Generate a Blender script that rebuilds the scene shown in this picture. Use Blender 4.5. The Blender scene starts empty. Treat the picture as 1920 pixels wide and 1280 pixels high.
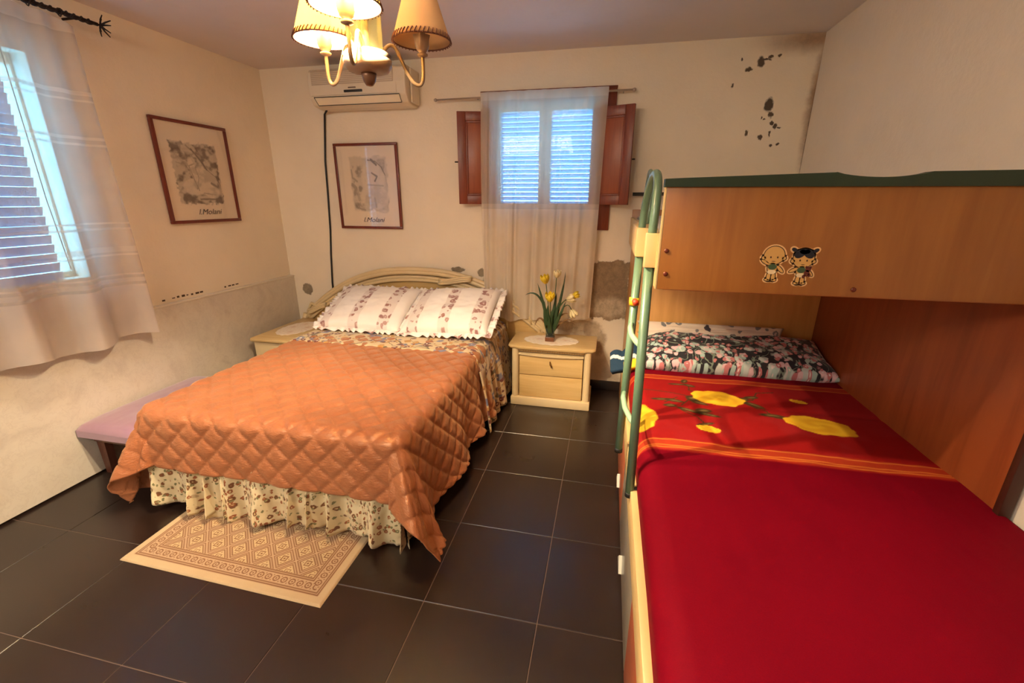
import bpy, bmesh, math, random
import numpy as np
from mathutils import Vector, Matrix
random.seed(7); rng = np.random.RandomState(3)
S = bpy.context.scene
COL = S.collection
T = 0.45            # floor tile size, metres

# ------------------------------------------------------------------ camera
def make_camera():
    f, yaw, pitch, roll = 818.839, -.212358, .31235, .0031624
    cy, sy, cp, sp = math.cos(yaw), math.sin(yaw), math.cos(pitch), math.sin(pitch)
    fwd = Vector((sy*cp, cy*cp, -sp)); right = Vector((cy, -sy, 0)); up = right.cross(fwd)
    r = right*math.cos(roll) + up*math.sin(roll); u = -right*math.sin(roll) + up*math.cos(roll)
    cam = bpy.data.cameras.new('camera'); cam.sensor_width = 36; cam.lens = f/1920*36
    cam.clip_start = .02
    o = bpy.data.objects.new('camera', cam); COL.objects.link(o)
    m = Matrix((r, u, -fwd)).transposed().to_4x4(); m.translation = Vector((0, 0, 1.4998))
    o.matrix_world = m
    S.camera = o
make_camera()

# ------------------------------------------------------------------ world, lights, exposure
w = bpy.data.worlds.new('sky'); S.world = w; w.use_nodes = True
bgn = w.node_tree.nodes['Background']
bgn.inputs[0].default_value = (.20, .60, 1.0, 1); bgn.inputs[1].default_value = 4.8
S.view_settings.view_transform = 'Standard'; S.view_settings.look = 'None'
S.view_settings.gamma = 1; S.view_settings.use_curve_mapping = False
S.view_settings.exposure = 1.25
def area(name, loc, rot, size, size_y, energy, color):
    l = bpy.data.lights.new(name, 'AREA'); l.shape = 'RECTANGLE'; l.size = size; l.size_y = size_y
    l.energy = energy; l.color = color
    o = bpy.data.objects.new(name, l); COL.objects.link(o); o.location = loc; o.rotation_euler = rot
    return o
area('rear_fill_light', (-1.5, -.75, 2.42), (math.radians(18), 0, 0), 1.6, .9, 40, (1, .88, .74))  # unseen soft fill added behind the camera to brighten the room
BULB = 92
WARM = (1, .79, .52)

# ------------------------------------------------------------------ helpers
def lin(c):
    c = np.asarray(c, float)/255.
    return np.where(c <= .04045, c/12.92, ((c+.055)/1.055)**2.4)
def L3(*c): return tuple(float(x) for x in lin(c))
def L4(*c): return L3(*c) + (1.,)

class NT:
    def __init__(s, name):
        s.m = bpy.data.materials.new(name); s.m.use_nodes = True; s.t = s.m.node_tree; s.n = s.t.nodes
        s.b = s.n['Principled BSDF']; s.out = s.n['Material Output']
    def add(s, typ, **kw):
        n = s.n.new(typ)
        for k, v in kw.items(): setattr(n, k, v)
        return n
    def link(s, a, b): s.t.links.new(a, b)
    def set(s, n, i, v):
        if hasattr(v, 'is_output') or isinstance(v, bpy.types.NodeSocket): s.link(v, n.inputs[i])
        elif isinstance(v, (tuple, list)) and len(v) == 3 and n.inputs[i].type == 'RGBA': n.inputs[i].default_value = (*v, 1)
        else: n.inputs[i].default_value = v
    def math(s, op, a, b=0., clamp=False):
        n = s.add('ShaderNodeMath', operation=op, use_clamp=clamp); s.set(n, 0, a); s.set(n, 1, b); return n.outputs[0]
    def noise(s, scale, detail=3, rough=.55, vec=None, dist=0.):
        n = s.add('ShaderNodeTexNoise'); n.inputs['Scale'].default_value = scale
        n.inputs['Detail'].default_value = detail; n.inputs['Roughness'].default_value = rough
        n.inputs['Distortion'].default_value = dist
        if vec is not None: s.link(vec, n.inputs['Vector'])
        return n
    def coord(s, which='Object', scale=None):
        c = s.add('ShaderNodeTexCoord').outputs[which]
        if scale:
            m = s.add('ShaderNodeMapping'); m.inputs['Scale'].default_value = scale; s.link(c, m.inputs[0]); c = m.outputs[0]
        return c
    def pos(s): return s.add('ShaderNodeNewGeometry').outputs['Position']
    def mix(s, f, a, b, blend='MIX'):
        n = s.add('ShaderNodeMix', data_type='RGBA', blend_type=blend)
        s.set(n, 0, f); s.set(n, 6, a if not (isinstance(a, tuple) and len(a) == 3) else (*a, 1)); s.set(n, 7, b if not (isinstance(b, tuple) and len(b) == 3) else (*b, 1))
        return n.outputs[2]
    def ramp(s, f, stops, interp='LINEAR'):
        n = s.add('ShaderNodeValToRGB'); cr = n.color_ramp; cr.interpolation = interp
        while len(cr.elements) < len(stops): cr.elements.new(.5)
        for e, (p, c) in zip(cr.elements, stops):
            e.position = p; e.color = (*c, 1) if len(c) == 3 else c
        s.link(f, n.inputs[0]); return n.outputs[0]
    def range(s, v, a, b, c=0., d=1., smooth=True):
        n = s.add('ShaderNodeMapRange', interpolation_type='SMOOTHSTEP' if smooth else 'LINEAR')
        s.set(n, 0, v); n.inputs[1].default_value = a; n.inputs[2].default_value = b; n.inputs[3].default_value = c; n.inputs[4].default_value = d
        return n.outputs[0]
    def bump(s, h, strength=.3, dist=.01):
        n = s.add('ShaderNodeBump'); n.inputs['Strength'].default_value = strength; n.inputs['Distance'].default_value = dist
        s.link(h, n.inputs['Height']); s.link(n.outputs[0], s.b.inputs['Normal']); return n
    def base(s, c): s.set(s.b, 'Base Color', c if not (isinstance(c, tuple) and len(c) == 3) else (*c, 1))
    def rough(s, r): s.set(s.b, 'Roughness', r)

def plain(name, c, rough=.5, metal=0., var=.06, scale=6, bump=.0, bscale=60, sheen=0., coat=0., spec=None):
    m = NT(name); n = m.noise(scale, 4, vec=m.coord('Object'))
    c = np.array(c)
    m.base(m.ramp(n.outputs[0], [(.3, tuple(c*(1-var))), (.7, tuple(np.minimum(c*(1+var), 1)))]))
    m.rough(rough); m.b.inputs['Metallic'].default_value = metal
    if sheen: m.b.inputs['Sheen Weight'].default_value = sheen
    if coat: m.b.inputs['Coat Weight'].default_value = coat; m.b.inputs['Coat Roughness'].default_value = .2
    if spec is not None: m.b.inputs['Specular IOR Level'].default_value = spec
    if bump: m.bump(m.noise(bscale, 3, vec=m.coord('Object')).outputs[0], bump, .003)
    return m.m

def wood(name, c1, c2, axis='x', rough=.4, scale=1., coat=.15):
    m = NT(name)
    sc = {'x': (1.2, 14, 14), 'y': (14, 1.2, 14), 'z': (14, 14, 1.2)}[axis]
    v = m.coord('Object', tuple(a*scale for a in sc))
    n = m.noise(2.2, 5, .6, vec=v, dist=.6); n2 = m.noise(1.3, 2, vec=m.coord('Object'))
    c = m.ramp(n.outputs[0], [(.3, c2), (.62, c1)])
    c = m.mix(m.math('MULTIPLY', n2.outputs[0], .35), c, tuple(np.array(c2)*.95))
    m.base(c); m.rough(rough); m.b.inputs['Coat Weight'].default_value = coat; m.b.inputs['Coat Roughness'].default_value = .25
    m.bump(n.outputs[0], .05, .002)
    return m.m

def tag(o, label=None, cat=None, group=None, kind=None):
    if label: o['label'] = label
    if cat: o['category'] = cat
    if group: o['group'] = group
    if kind: o['kind'] = kind
    return o
def wloc(o):
    v = Vector(o.location)
    if o.parent: v = v + wloc(o.parent)
    return v
def empty(name, loc, label=None, cat=None, group=None, kind=None):
    o = bpy.data.objects.new(name, None); o.empty_display_size = .1; COL.objects.link(o); o.location = loc
    return tag(o, label, cat, group, kind)
def obj(name, verts, faces, m=None, parent=None, smooth=False, uv=None, col=None, solid=0., offset=0., subsurf=0):
    """verts in WORLD coordinates; becomes one mesh object, child of parent or top-level with its origin at its base"""
    V = np.asarray(verts, float).reshape(-1, 3)
    if parent: L = np.array(wloc(parent))
    else:
        mn, mx = V.min(0), V.max(0); L = np.array([(mn[0]+mx[0])/2, (mn[1]+mx[1])/2, mn[2]])
    me = bpy.data.meshes.new(name)
    me.from_pydata((V-L).tolist(), [], faces if isinstance(faces, list) else faces.tolist())
    if uv is not None:
        ul = me.uv_layers.new(name='UVMap'); idx = np.zeros(len(me.loops), int); me.loops.foreach_get('vertex_index', idx)
        ul.data.foreach_set('uv', np.asarray(uv, float).reshape(-1, 2)[idx].ravel())
    if col is not None:
        ca = me.color_attributes.new('Col', 'FLOAT_COLOR', 'POINT')
        c = np.ones((len(V), 4)); c[:, :3] = np.asarray(col).reshape(-1, 3); ca.data.foreach_set('color', c.ravel())
    if smooth: me.polygons.foreach_set('use_smooth', [True]*len(me.polygons))
    me.update()
    o = bpy.data.objects.new(name, me); COL.objects.link(o)
    if parent: o.parent = parent
    else: o.location = L
    if m: me.materials.append(m)
    if solid:
        md = o.modifiers.new('solid', 'SOLIDIFY'); md.thickness = solid; md.offset = offset
    if subsurf:
        md = o.modifiers.new('sub', 'SUBSURF'); md.levels = md.render_levels = subsurf
    return o
class MB:
    """collects shapes (world coordinates) into one mesh"""
    def __init__(s): s.v = []; s.f = []; s.sm = False
    def add(s, V, F):
        k = len(s.v); s.v += [tuple(map(float, p)) for p in V]; s.f += [tuple(i+k for i in f) for f in F]; return s
    def box(s, x0, x1, y0, y1, z0, z1, bev=0., seg=2, xf=None):
        bm = bmesh.new(); bmesh.ops.create_cube(bm, size=1)
        for v in bm.verts:
            v.co = Vector(((x0+x1)/2+v.co.x*(x1-x0), (y0+y1)/2+v.co.y*(y1-y0), (z0+z1)/2+v.co.z*(z1-z0)))
        if bev: bmesh.ops.bevel(bm, geom=list(bm.edges), offset=bev, segments=seg, profile=.5, affect='EDGES')
        if xf:
            for v in bm.verts: v.co = Vector(xf(v.co))
        s.frombm(bm); return s
    def frombm(s, bm):
        bm.verts.index_update(); s.add([v.co for v in bm.verts], [[v.index for v in f.verts] for f in bm.faces]); bm.free()
    def tube(s, path, r, n=10, closed=False, cap=True):
        P = [Vector(p) for p in path]; N = len(P); V = []; F = []
        rs = r if isinstance(r, (list, tuple)) else [r]*N
        t0 = (P[1]-P[0]).normalized(); a = Vector((0, 0, 1)) if abs(t0.z) < .9 else Vector((1, 0, 0)); u = t0.cross(a).normalized()
        for i in range(N):
            if closed: t = (P[(i+1) % N]-P[i-1]).normalized()
            else: t = (P[min(i+1, N-1)]-P[max(i-1, 0)]).normalized()
            u = (u - t*u.dot(t)).normalized(); b = t.cross(u)
            for k in range(n):
                an = 2*math.pi*k/n; V.append(P[i]+(u*math.cos(an)+b*math.sin(an))*rs[i])
        for i in range(N if closed else N-1):
            j = (i+1) % N
            for k in range(n): F.append((i*n+k, i*n+(k+1) % n, j*n+(k+1) % n, j*n+k))
        if cap and not closed: F.append(tuple(range(n))[::-1]); F.append(tuple((N-1)*n+k for k in range(n)))
        return s.add(V, F)
    def lathe(s, prof, c, n=24, rfun=None, cap=True):
        V = []; F = []
        for i, (r, z) in enumerate(prof):
            for k in range(n):
                a = 2*math.pi*k/n; rr = r*(rfun(a, i/(len(prof)-1)) if rfun else 1)
                V.append((c[0]+rr*math.cos(a), c[1]+rr*math.sin(a), c[2]+z))
        for i in range(len(prof)-1):
            for k in range(n): F.append((i*n+k, i*n+(k+1) % n, (i+1)*n+(k+1) % n, (i+1)*n+k))
        if cap: F.append(tuple(range(n))[::-1]); F.append(tuple((len(prof)-1)*n+k for k in range(n)))
        return s.add(V, F)
    def prism(s, poly, axis, a, b):
        """poly of 2-D points extruded along axis from a to b; 2-D coords are the remaining axes in order"""
        n = len(poly); V = []
        for t in (a, b):
            for p in poly:
                q = list(p); q.insert(axis, t); V.append(q)
        F = [tuple(range(n))[::-1], tuple(range(n, 2*n))]+[(i, (i+1) % n, n+(i+1) % n, n+i) for i in range(n)]
        return s.add(V, F)
    def build(s, name, m, parent=None, smooth=False, **kw):
        o = obj(name, s.v, s.f, m, parent, smooth, **kw)
        bm = bmesh.new(); bm.from_mesh(o.data); bmesh.ops.recalc_face_normals(bm, faces=bm.faces); bm.to_mesh(o.data); bm.free()
        if smooth == 'auto':
            o.data.polygons.foreach_set('use_smooth', [True]*len(o.data.polygons)); o.data.set_sharp_from_angle(angle=math.radians(38))
        return o
def box(name, x0, x1, y0, y1, z0, z1, m, parent=None, bev=.004, xf=None, **kw):
    return MB().box(x0, x1, y0, y1, z0, z1, bev, xf=xf).build(name, m, parent, 'auto', **kw)
def grid(name, X, Y, Z, m, parent=None, U=None, V=None, col=None, solid=0., offset=0., smooth=True, closed=False):
    nu, nv = X.shape
    idx = np.arange(nu*nv).reshape(nu, nv)
    F = np.stack([idx[:-1, :-1], idx[1:, :-1], idx[1:, 1:], idx[:-1, 1:]], -1).reshape(-1, 4)
    if closed: F = np.concatenate([F, np.stack([idx[:-1, -1], idx[1:, -1], idx[1:, 0], idx[:-1, 0]], -1).reshape(-1, 4)])
    P = np.stack([X, Y, Z], -1).reshape(-1, 3)
    uv = None if U is None else np.stack([U, V], -1).reshape(-1, 2)
    return obj(name, P, F, m, parent, smooth, uv, None if col is None else col.reshape(-1, 3), solid, offset)
def sstep(x, a, b):
    t = np.clip((x-a)/(b-a+1e-12), 0, 1); return t*t*(3-2*t)
def vnoise(x, y, seed=0):
    r = np.random.RandomState(seed).rand(256, 256)
    xi, yi = np.floor(x).astype(int), np.floor(y).astype(int); fx, fy = x-xi, y-yi
    fx, fy = fx*fx*(3-2*fx), fy*fy*(3-2*fy); g = lambda a, b: r[a % 256, b % 256]
    return (g(xi, yi)*(1-fx)+g(xi+1, yi)*fx)*(1-fy)+(g(xi, yi+1)*(1-fx)+g(xi+1, yi+1)*fx)*fy
def fbm(x, y, seed=0, o=4):
    return sum(vnoise(x*2**k, y*2**k, seed+k)*.5**k for k in range(o))/sum(.5**k for k in range(o))
def seg_d(x, y, a, b):
    ax, ay = a; bx, by = b; dx, dy = bx-ax, by-ay
    t = np.clip(((x-ax)*dx+(y-ay)*dy)/(dx*dx+dy*dy+1e-9), 0, 1); return np.hypot(x-ax-t*dx, y-ay-t*dy)
def poly_d(x, y, pts): return np.min([seg_d(x, y, pts[i], pts[i+1]) for i in range(len(pts)-1)], 0)
def blend(c, mask, rgb): return c*(1-mask[..., None])+mask[..., None]*np.array(rgb)
def ell(x, y, cx, cy, rx, ry, ang=0., soft=.1):
    ca, sa = math.cos(ang), math.sin(ang); dx, dy = x-cx, y-cy
    d = np.hypot((dx*ca+dy*sa)/rx, (-dx*sa+dy*ca)/ry); return 1-sstep(d, 1-soft, 1+soft)
def text_mesh(name, s, size, xf, m, parent, extrude=.0004):
    cu = bpy.data.curves.new(name, 'FONT'); cu.body = s; cu.size = size; cu.extrude = extrude; cu.align_x = 'CENTER'; cu.shear = .35
    cu.resolution_u = 3
    o = bpy.data.objects.new(name, cu); COL.objects.link(o); bpy.context.view_layer.update()
    me = bpy.data.meshes.new_from_object(o); V = [xf(v.co) for v in me.vertices]; F = [list(p.vertices) for p in me.polygons]
    bpy.data.objects.remove(o); return obj(name, V, F, m, parent)

# ------------------------------------------------------------------ materials
def stain_mask(m, pos, spots, ax=(0, 2), nscale=30, namp=.02):
    """union of ellipses / boxes (a, b, ra, rb, kind) whose outlines are broken up by noise; coords are two world axes"""
    n = m.noise(nscale, 5, .65, vec=pos); v = m.add('ShaderNodeVectorMath', operation='MULTIPLY_ADD')
    m.link(n.outputs['Color'], v.inputs[0]); v.inputs[1].default_value = (namp*2,)*3; m.link(pos, v.inputs[2])
    sx = m.add('ShaderNodeSeparateXYZ'); m.link(v.outputs[0], sx.inputs[0]); res = None
    for (a, b, ra, rb, k, soft) in spots:
        da = m.math('DIVIDE', m.math('SUBTRACT', sx.outputs[ax[0]], a+namp), ra); db = m.math('DIVIDE', m.math('SUBTRACT', sx.outputs[ax[1]], b+namp), rb)
        if k == 'e': d = m.math('SQRT', m.math('ADD', m.math('MULTIPLY', da, da), m.math('MULTIPLY', db, db)))
        else: d = m.math('MAXIMUM', m.math('ABSOLUTE', da), m.math('ABSOLUTE', db))
        q = m.range(d, 1+soft, 1-soft)
        res = q if res is None else m.math('MAXIMUM', res, q)
    return res
def plaster(name, c, stains=(), bump=.35, dirt=.12):
    m = NT(name); p = m.pos()
    big = m.noise(1.1, 4, .6, vec=p); mid = m.noise(7, 5, .6, vec=p); fine = m.noise(60, 3, .6, vec=p)
    c = np.array(c)
    col = m.ramp(big.outputs[0], [(.3, tuple(c*(1-dirt))), (.7, tuple(c))])
    col = m.mix(m.range(mid.outputs[0], .55, .8, 0, .25), col, tuple(c*np.array((.86, .8, .72))))
    h = m.math('ADD', m.math('MULTIPLY', mid.outputs[0], 1.), m.math('MULTIPLY', fine.outputs[0], .25))
    for spots, cc, ns, na, depth, op in stains:
        k = stain_mask(m, p, spots, nscale=ns, namp=na); k2 = m.math('MULTIPLY', k, op)
        cn = m.noise(24, 5, .7, vec=p)
        cc = np.array(cc); sc = m.ramp(cn.outputs[0], [(.35, tuple(cc*.75)), (.65, tuple(np.minimum(cc*1.25, 1)))])
        col = m.mix(k2, col, sc)
        if depth: h = m.math('SUBTRACT', h, m.math('MULTIPLY', k, depth))
    m.base(col); m.rough(.85); m.bump(h, bump, .012)
    return m.m
CREAM = L3(245, 230, 204)
mold = [(.869, 2.34, .022, .030), (.803, 2.301, .024, .014), (.919, 2.366, .016, .009), (.973, 2.369, .009, .009), (.895, 2.352, .03, .006), (.752, 2.36, .008, .01),
        (.717, 2.212, .008, .012), (.955, 2.093, .026, .042), (.975, 2.035, .017, .018), (1.012, 1.965, .012, .016), (.99, 1.985, .012, .012), (.845, 1.93, .008, .016),
        (.932, 1.903, .012, .016), (1.004, 1.853, .009, .008), (1.046, 1.857, .009, .008), (.985, 1.921, .007, .017), (.94, 2.01, .006, .006), (1.035, 1.955, .01, .006), (.92, 2.02, .005, .012)]
M_backwall = plaster('back_wall_plaster', CREAM, [
    ([(a, b, ra, rb, 'e', .25) for a, b, ra, rb in mold], L3(62, 40, 22), 38, .018, .4, .92),
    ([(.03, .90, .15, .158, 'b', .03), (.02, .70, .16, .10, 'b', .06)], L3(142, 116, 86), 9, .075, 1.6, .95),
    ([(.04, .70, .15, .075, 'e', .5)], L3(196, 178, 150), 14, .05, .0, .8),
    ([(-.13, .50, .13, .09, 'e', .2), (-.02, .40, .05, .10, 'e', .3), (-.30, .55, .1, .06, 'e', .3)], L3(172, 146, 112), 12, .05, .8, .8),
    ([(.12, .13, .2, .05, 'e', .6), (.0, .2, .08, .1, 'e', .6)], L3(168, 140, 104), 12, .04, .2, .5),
    ([(-2.64, .73, .05, .05, 'e', .1), (-1.20, .955, .06, .022, 'e', .1), (-.995, .935, .035, .035, 'e', .1), (-.95, .80, .05, .1, 'e', .2)], L3(140, 124, 100), 30, .02, 1.2, .95),
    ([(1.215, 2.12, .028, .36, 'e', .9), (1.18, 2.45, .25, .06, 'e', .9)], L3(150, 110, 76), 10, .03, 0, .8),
    ([(1.212, 1.9, .006, .3, 'e', .8)], L3(80, 55, 34), 40, .006, 0, .7),
])
M_rightwall = plaster('right_wall_plaster', L3(238, 224, 204), bump=.35)
M_leftwall = plaster('left_wall_plaster', L3(246, 230, 204), bump=.25)
M_ceiling = plaster('ceiling_paint', L3(226, 214, 210), bump=.12, dirt=.08)

def marble():
    m = NT('dado_marble'); p = m.pos()
    n = m.noise(3.2, 8, .62, vec=p, dist=1.4); n2 = m.noise(16, 6, .7, vec=p, dist=.6)
    a = m.ramp(n.outputs[0], [(.34, L3(212, 200, 184)), (.5, L3(224, 213, 196)), (.7, L3(228, 218, 202))])
    v = m.range(m.math('ABSOLUTE', m.math('SUBTRACT', n2.outputs[0], .5)), 0, .03, .35, 0)
    m.base(m.mix(m.math('MULTIPLY', v, .5), a, L3(176, 158, 142))); m.rough(.35); m.bump(n2.outputs[0], .05, .003); return m.m
M_marble = marble()
def tile_mat():
    m = NT('floor_tile_glaze'); p = m.pos(); n = m.noise(2.0, 4, .6, vec=p); f = m.noise(90, 3, .6, vec=p); s = m.noise(5, 6, .7, vec=p)
    oi = m.add('ShaderNodeObjectInfo')
    c = m.ramp(n.outputs[0], [(.3, L3(33, 22, 17)), (.7, L3(42, 28, 22))])
    c = m.mix(m.math('MULTIPLY', oi.outputs['Random'], .35), c, L3(34, 22, 18))
    m.base(c); m.rough(m.range(n.outputs[0], .3, .7, .27, .33)); m.b.inputs['Specular IOR Level'].default_value = .7
    m.bump(f.outputs[0], .06, .002); return m.m
M_tile = tile_mat()
M_grout = plain('grout', L3(128, 106, 92), .9, bump=.2)
M_cream = plain('cream_lacquer', L3(220, 196, 150), .38, var=.03, coat=.15)
M_creamwood = wood('cream_wood_panel', L3(222, 188, 126), L3(206, 168, 104), 'x', .4)
M_beech_x = wood('beech_panel_x_shaded', L3(160, 102, 44), L3(142, 85, 33), 'z', .42, .6)  # shaded copy of the beech: dimness of grazing light put into its colour
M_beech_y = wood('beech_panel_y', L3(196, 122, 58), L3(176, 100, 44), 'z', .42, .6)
M_maple = plain('pale_maple_edge', L3(212, 180, 122), .45, var=.05)
M_green = plain('green_lacquered_tube', L3(96, 124, 98), .35, var=.08, coat=.3)
M_greencap = plain('dark_green_plastic_edge', L3(34, 52, 34), .45, var=.1)
M_darkwood = wood('red_brown_shutter_wood', L3(136, 60, 30), L3(104, 40, 18), 'z', .42)
M_pframe = wood('picture_frame_wood', L3(120, 46, 26), L3(98, 34, 20), 'z', .35)
M_black = plain('black_rubber', L3(28, 26, 26), .5)
M_white = plain('white_plastic', L3(228, 212, 184), .35, var=.03)
M_brass = plain('aged_brass', L3(130, 96, 48), .35, metal=.8)
M_iron = plain('black_wrought_iron', L3(42, 28, 26), .55, metal=.4, bump=.3)
M_steel = plain('brushed_rod', L3(196, 178, 160), .35, metal=.6)
def glass(name, c=(1, 1, 1), rough=.02, mix=.12):
    m = NT(name); t = m.add('ShaderNodeBsdfTransparent'); t.inputs[0].default_value = (*c, 1)
    g = m.add('ShaderNodeBsdfGlossy'); g.inputs['Roughness'].default_value = rough
    x = m.add('ShaderNodeMixShader'); x.inputs[0].default_value = mix
    m.link(t.outputs[0], x.inputs[1]); m.link(g.outputs[0], x.inputs[2]); m.link(x.outputs[0], m.out.inputs[0]); return m.m
M_glass = glass('window_glass', (.96, .98, 1), .02, .06)
def sheer(name, c, trans, bands=None, weave=900, var=.1, tl=.5):
    """woven cloth: part see-through, part diffuse, part translucent; bands = (z0,z1,opacity) denser stripes"""
    m = NT(name); n = m.noise(5, 3, vec=m.coord('Object')); c = np.array(c)
    col = m.ramp(n.outputs[0], [(.3, tuple(c*(1-var))), (.7, tuple(c))])
    d = m.add('ShaderNodeBsdfDiffuse'); t = m.add('ShaderNodeBsdfTranslucent'); tr = m.add('ShaderNodeBsdfTransparent')
    m.link(col, d.inputs[0]); m.link(col, t.inputs[0])
    x = m.add('ShaderNodeMixShader'); x.inputs[0].default_value = tl; m.link(d.outputs[0], x.inputs[1]); m.link(t.outputs[0], x.inputs[2])
    y = m.add('ShaderNodeMixShader'); m.link(x.outputs[0], y.inputs[1]); m.link(tr.outputs[0], y.inputs[2])
    fac = trans
    if bands:
        sx = m.add('ShaderNodeSeparateXYZ'); m.link(m.pos(), sx.inputs[0]); z = sx.outputs[2]; f = None
        for (z0, z1, op) in bands:
            k = m.math('MULTIPLY', m.math('MULTIPLY', m.range(z, z0-.004, z0+.004), m.range(z, z1+.004, z1-.004)), op)
            f = k if f is None else m.math('MAXIMUM', f, k)
        fac = m.math('MULTIPLY', m.math('SUBTRACT', 1., f), trans)
    m.set(y, 0, fac); m.link(y.outputs[0], m.out.inputs[0]); return m.m
def floral(name, bg, cols, scale, dens=.5, rough=.8, stripes=None, rings=True, ring=None, stem=None):
    """printed cloth; flowers from scattered cells in the cloth's own UV metres"""
    m = NT(name); uv = m.coord('UV'); dn = m.noise(scale*1.5, 2, vec=uv)
    v = m.add('ShaderNodeVectorMath', operation='MULTIPLY_ADD'); m.link(dn.outputs['Color'], v.inputs[0]); v.inputs[1].default_value = (.6/scale,)*3; m.link(uv, v.inputs[2]); uvd = v.outputs[0]
    col = m.ramp(m.noise(4, 3, vec=uv).outputs[0], [(.3, tuple(np.array(bg)*.9)), (.7, bg)])
    if stem:
        s = m.noise(scale*.55, 2, .5, vec=uv, dist=1.5); k = m.range(m.math('ABSOLUTE', m.math('SUBTRACT', s.outputs[0], .5)), .012, .022, 1, 0)
        col = m.mix(k, col, stem)
    mask = None
    if stripes:
        sx = m.add('ShaderNodeSeparateXYZ'); m.link(uv, sx.inputs[0]); w_, per, off = stripes
        t = m.math('ABSOLUTE', m.math('SUBTRACT', m.math('FRACT', m.math('ADD', m.math('DIVIDE', sx.outputs[0], per), off)), .5))
        mask = m.range(t, w_-.02, w_+.02, 1, 0)
        col = m.mix(m.math('MULTIPLY', mask, .45), col, tuple(np.array(cols[0])*.5+np.array(bg)*.5))
    for i, c in enumerate(cols):
        vo = m.add('ShaderNodeTexVoronoi'); vo.inputs['Scale'].default_value = scale*(1+.35*i); mp = m.add('ShaderNodeMapping'); mp.inputs['Location'].default_value = (i*3.7, i*1.3, i)
        m.link(uvd, mp.inputs[0]); m.link(mp.outputs[0], vo.inputs[0])
        sc = m.add('ShaderNodeSeparateColor'); m.link(vo.outputs['Color'], sc.inputs[0])
        k = m.math('MULTIPLY', m.range(vo.outputs['Distance'], .40, .32, 0, 1), m.range(sc.outputs[0], 1-dens, 1-dens+.02, 0, 1))
        if mask is not None: k = m.math('MULTIPLY', k, mask)
        col = m.mix(k, col, c)
        if rings:
            k2 = m.math('MULTIPLY', k, m.range(vo.outputs['Distance'], .16, .11, 0, 1)); col = m.mix(k2, col, ring or bg)
    m.base(col); m.rough(rough); m.b.inputs['Sheen Weight'].default_value = .2
    m.bump(m.noise(400, 2, vec=uv).outputs[0], .1, .001); return m.m
def painted(name, rough=.8, sheen=0., var=.12, bump=.15, nscale=300):
    m = NT(name); a = m.add('ShaderNodeAttribute', attribute_name='Col'); n = m.noise(nscale, 3, vec=m.coord('Object')); n2 = m.noise(5, 3, vec=m.coord('Object'))
    f = m.math('MULTIPLY', m.range(n.outputs[0], .2, .8, 1-var, 1+var*.3), m.range(n2.outputs[0], .3, .7, 1-var*.6, 1))
    v = m.add('ShaderNodeVectorMath', operation='SCALE'); m.link(a.outputs['Color'], v.inputs[0]); m.link(f, v.inputs['Scale'])
    m.base(v.outputs[0]); m.rough(rough); m.b.inputs['Sheen Weight'].default_value = sheen; m.b.inputs['Specular IOR Level'].default_value = .08
    m.bump(n.outputs[0], bump, .002); return m.m

# ------------------------------------------------------------------ the room
XL, XR, YB, YF, ZC = -2.80, 1.21, 3.44, -1.9, 2.48
TH = .24
def wall_with_hole(name, axis, pos, out, a0, a1, z0, z1, hole, m):
    """wall slab perpendicular to axis (0:x,1:y) at pos, thick towards out, with one rectangular opening"""
    ha0, ha1, hz0, hz1 = hole; b = MB(); p0, p1 = sorted((pos, pos+out*TH))
    for (u0, u1, w0, w1) in ((a0, ha0, z0, z1), (ha1, a1, z0, z1), (ha0, ha1, z0, hz0), (ha0, ha1, hz1, z1)):
        if axis == 1: b.box(u0, u1, p0, p1, w0, w1)
        else: b.box(p0, p1, u0, u1, w0, w1)
    return tag(b.build(name, m), kind='structure')
HB = (-.90, -.10, 1.43, 2.17)       # opening in the back wall
HL = (.55, 1.87, 1.09, 2.17)        # opening in the left wall
wall_with_hole('wall_back', 1, YB, 1, XL-TH, XR+TH, 0, ZC, HB, M_backwall)
wall_with_hole('wall_left', 0, XL, -1, YF, YB, 0, ZC, HL, M_leftwall)
tag(MB().box(XR, XR+TH, YF, YB, 0, ZC).build('wall_right', M_rightwall), kind='structure')
tag(MB().box(XL-TH, XR+TH, YF-TH, YF, 0, ZC).build('wall_front', M_leftwall), kind='structure')
tag(MB().box(XL-TH, XR+TH, YF-TH, YB+TH, ZC, ZC+.15).build('ceiling', M_ceiling), kind='structure')
floor = tag(MB().box(XL-TH, XR+TH, YF-TH, YB+TH, -.12, -.0035).build('floor', M_grout), kind='structure')
meshes = {}
gx0, gy0 = -5.36599*T, 2.70541*T
g = .0032
def cuts(lo, hi, o):
    k0 = math.floor((lo-o)/T); out = []
    for k in range(k0, k0+40):
        a, b = o+k*T, o+(k+1)*T
        if a >= hi: break
        out.append((max(a, lo), min(b, hi)))
    return [c for c in out if c[1]-c[0] > .02]
for (x0, x1) in cuts(XL, XR, gx0):
    for (y0, y1) in cuts(YF, YB, gy0):
        key = (round(x1-x0, 3), round(y1-y0, 3)); cx, cy = (x0+x1)/2, (y0+y1)/2
        if key not in meshes:
            o = MB().box(x0+g/2, x1-g/2, y0+g/2, y1-g/2, -.010, 0, .0012, 1).build('tile', M_tile, floor)
            me = o.data; L = Vector((cx, cy, 0))-Vector(floor.location)
            for v in me.vertices: v.co = v.co-L
            meshes[key] = me
        else:
            o = bpy.data.objects.new('tile', meshes[key]); COL.objects.link(o); o.parent = floor; L = Vector((cx, cy, 0))-Vector(floor.location)
        o.location = L
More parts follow.
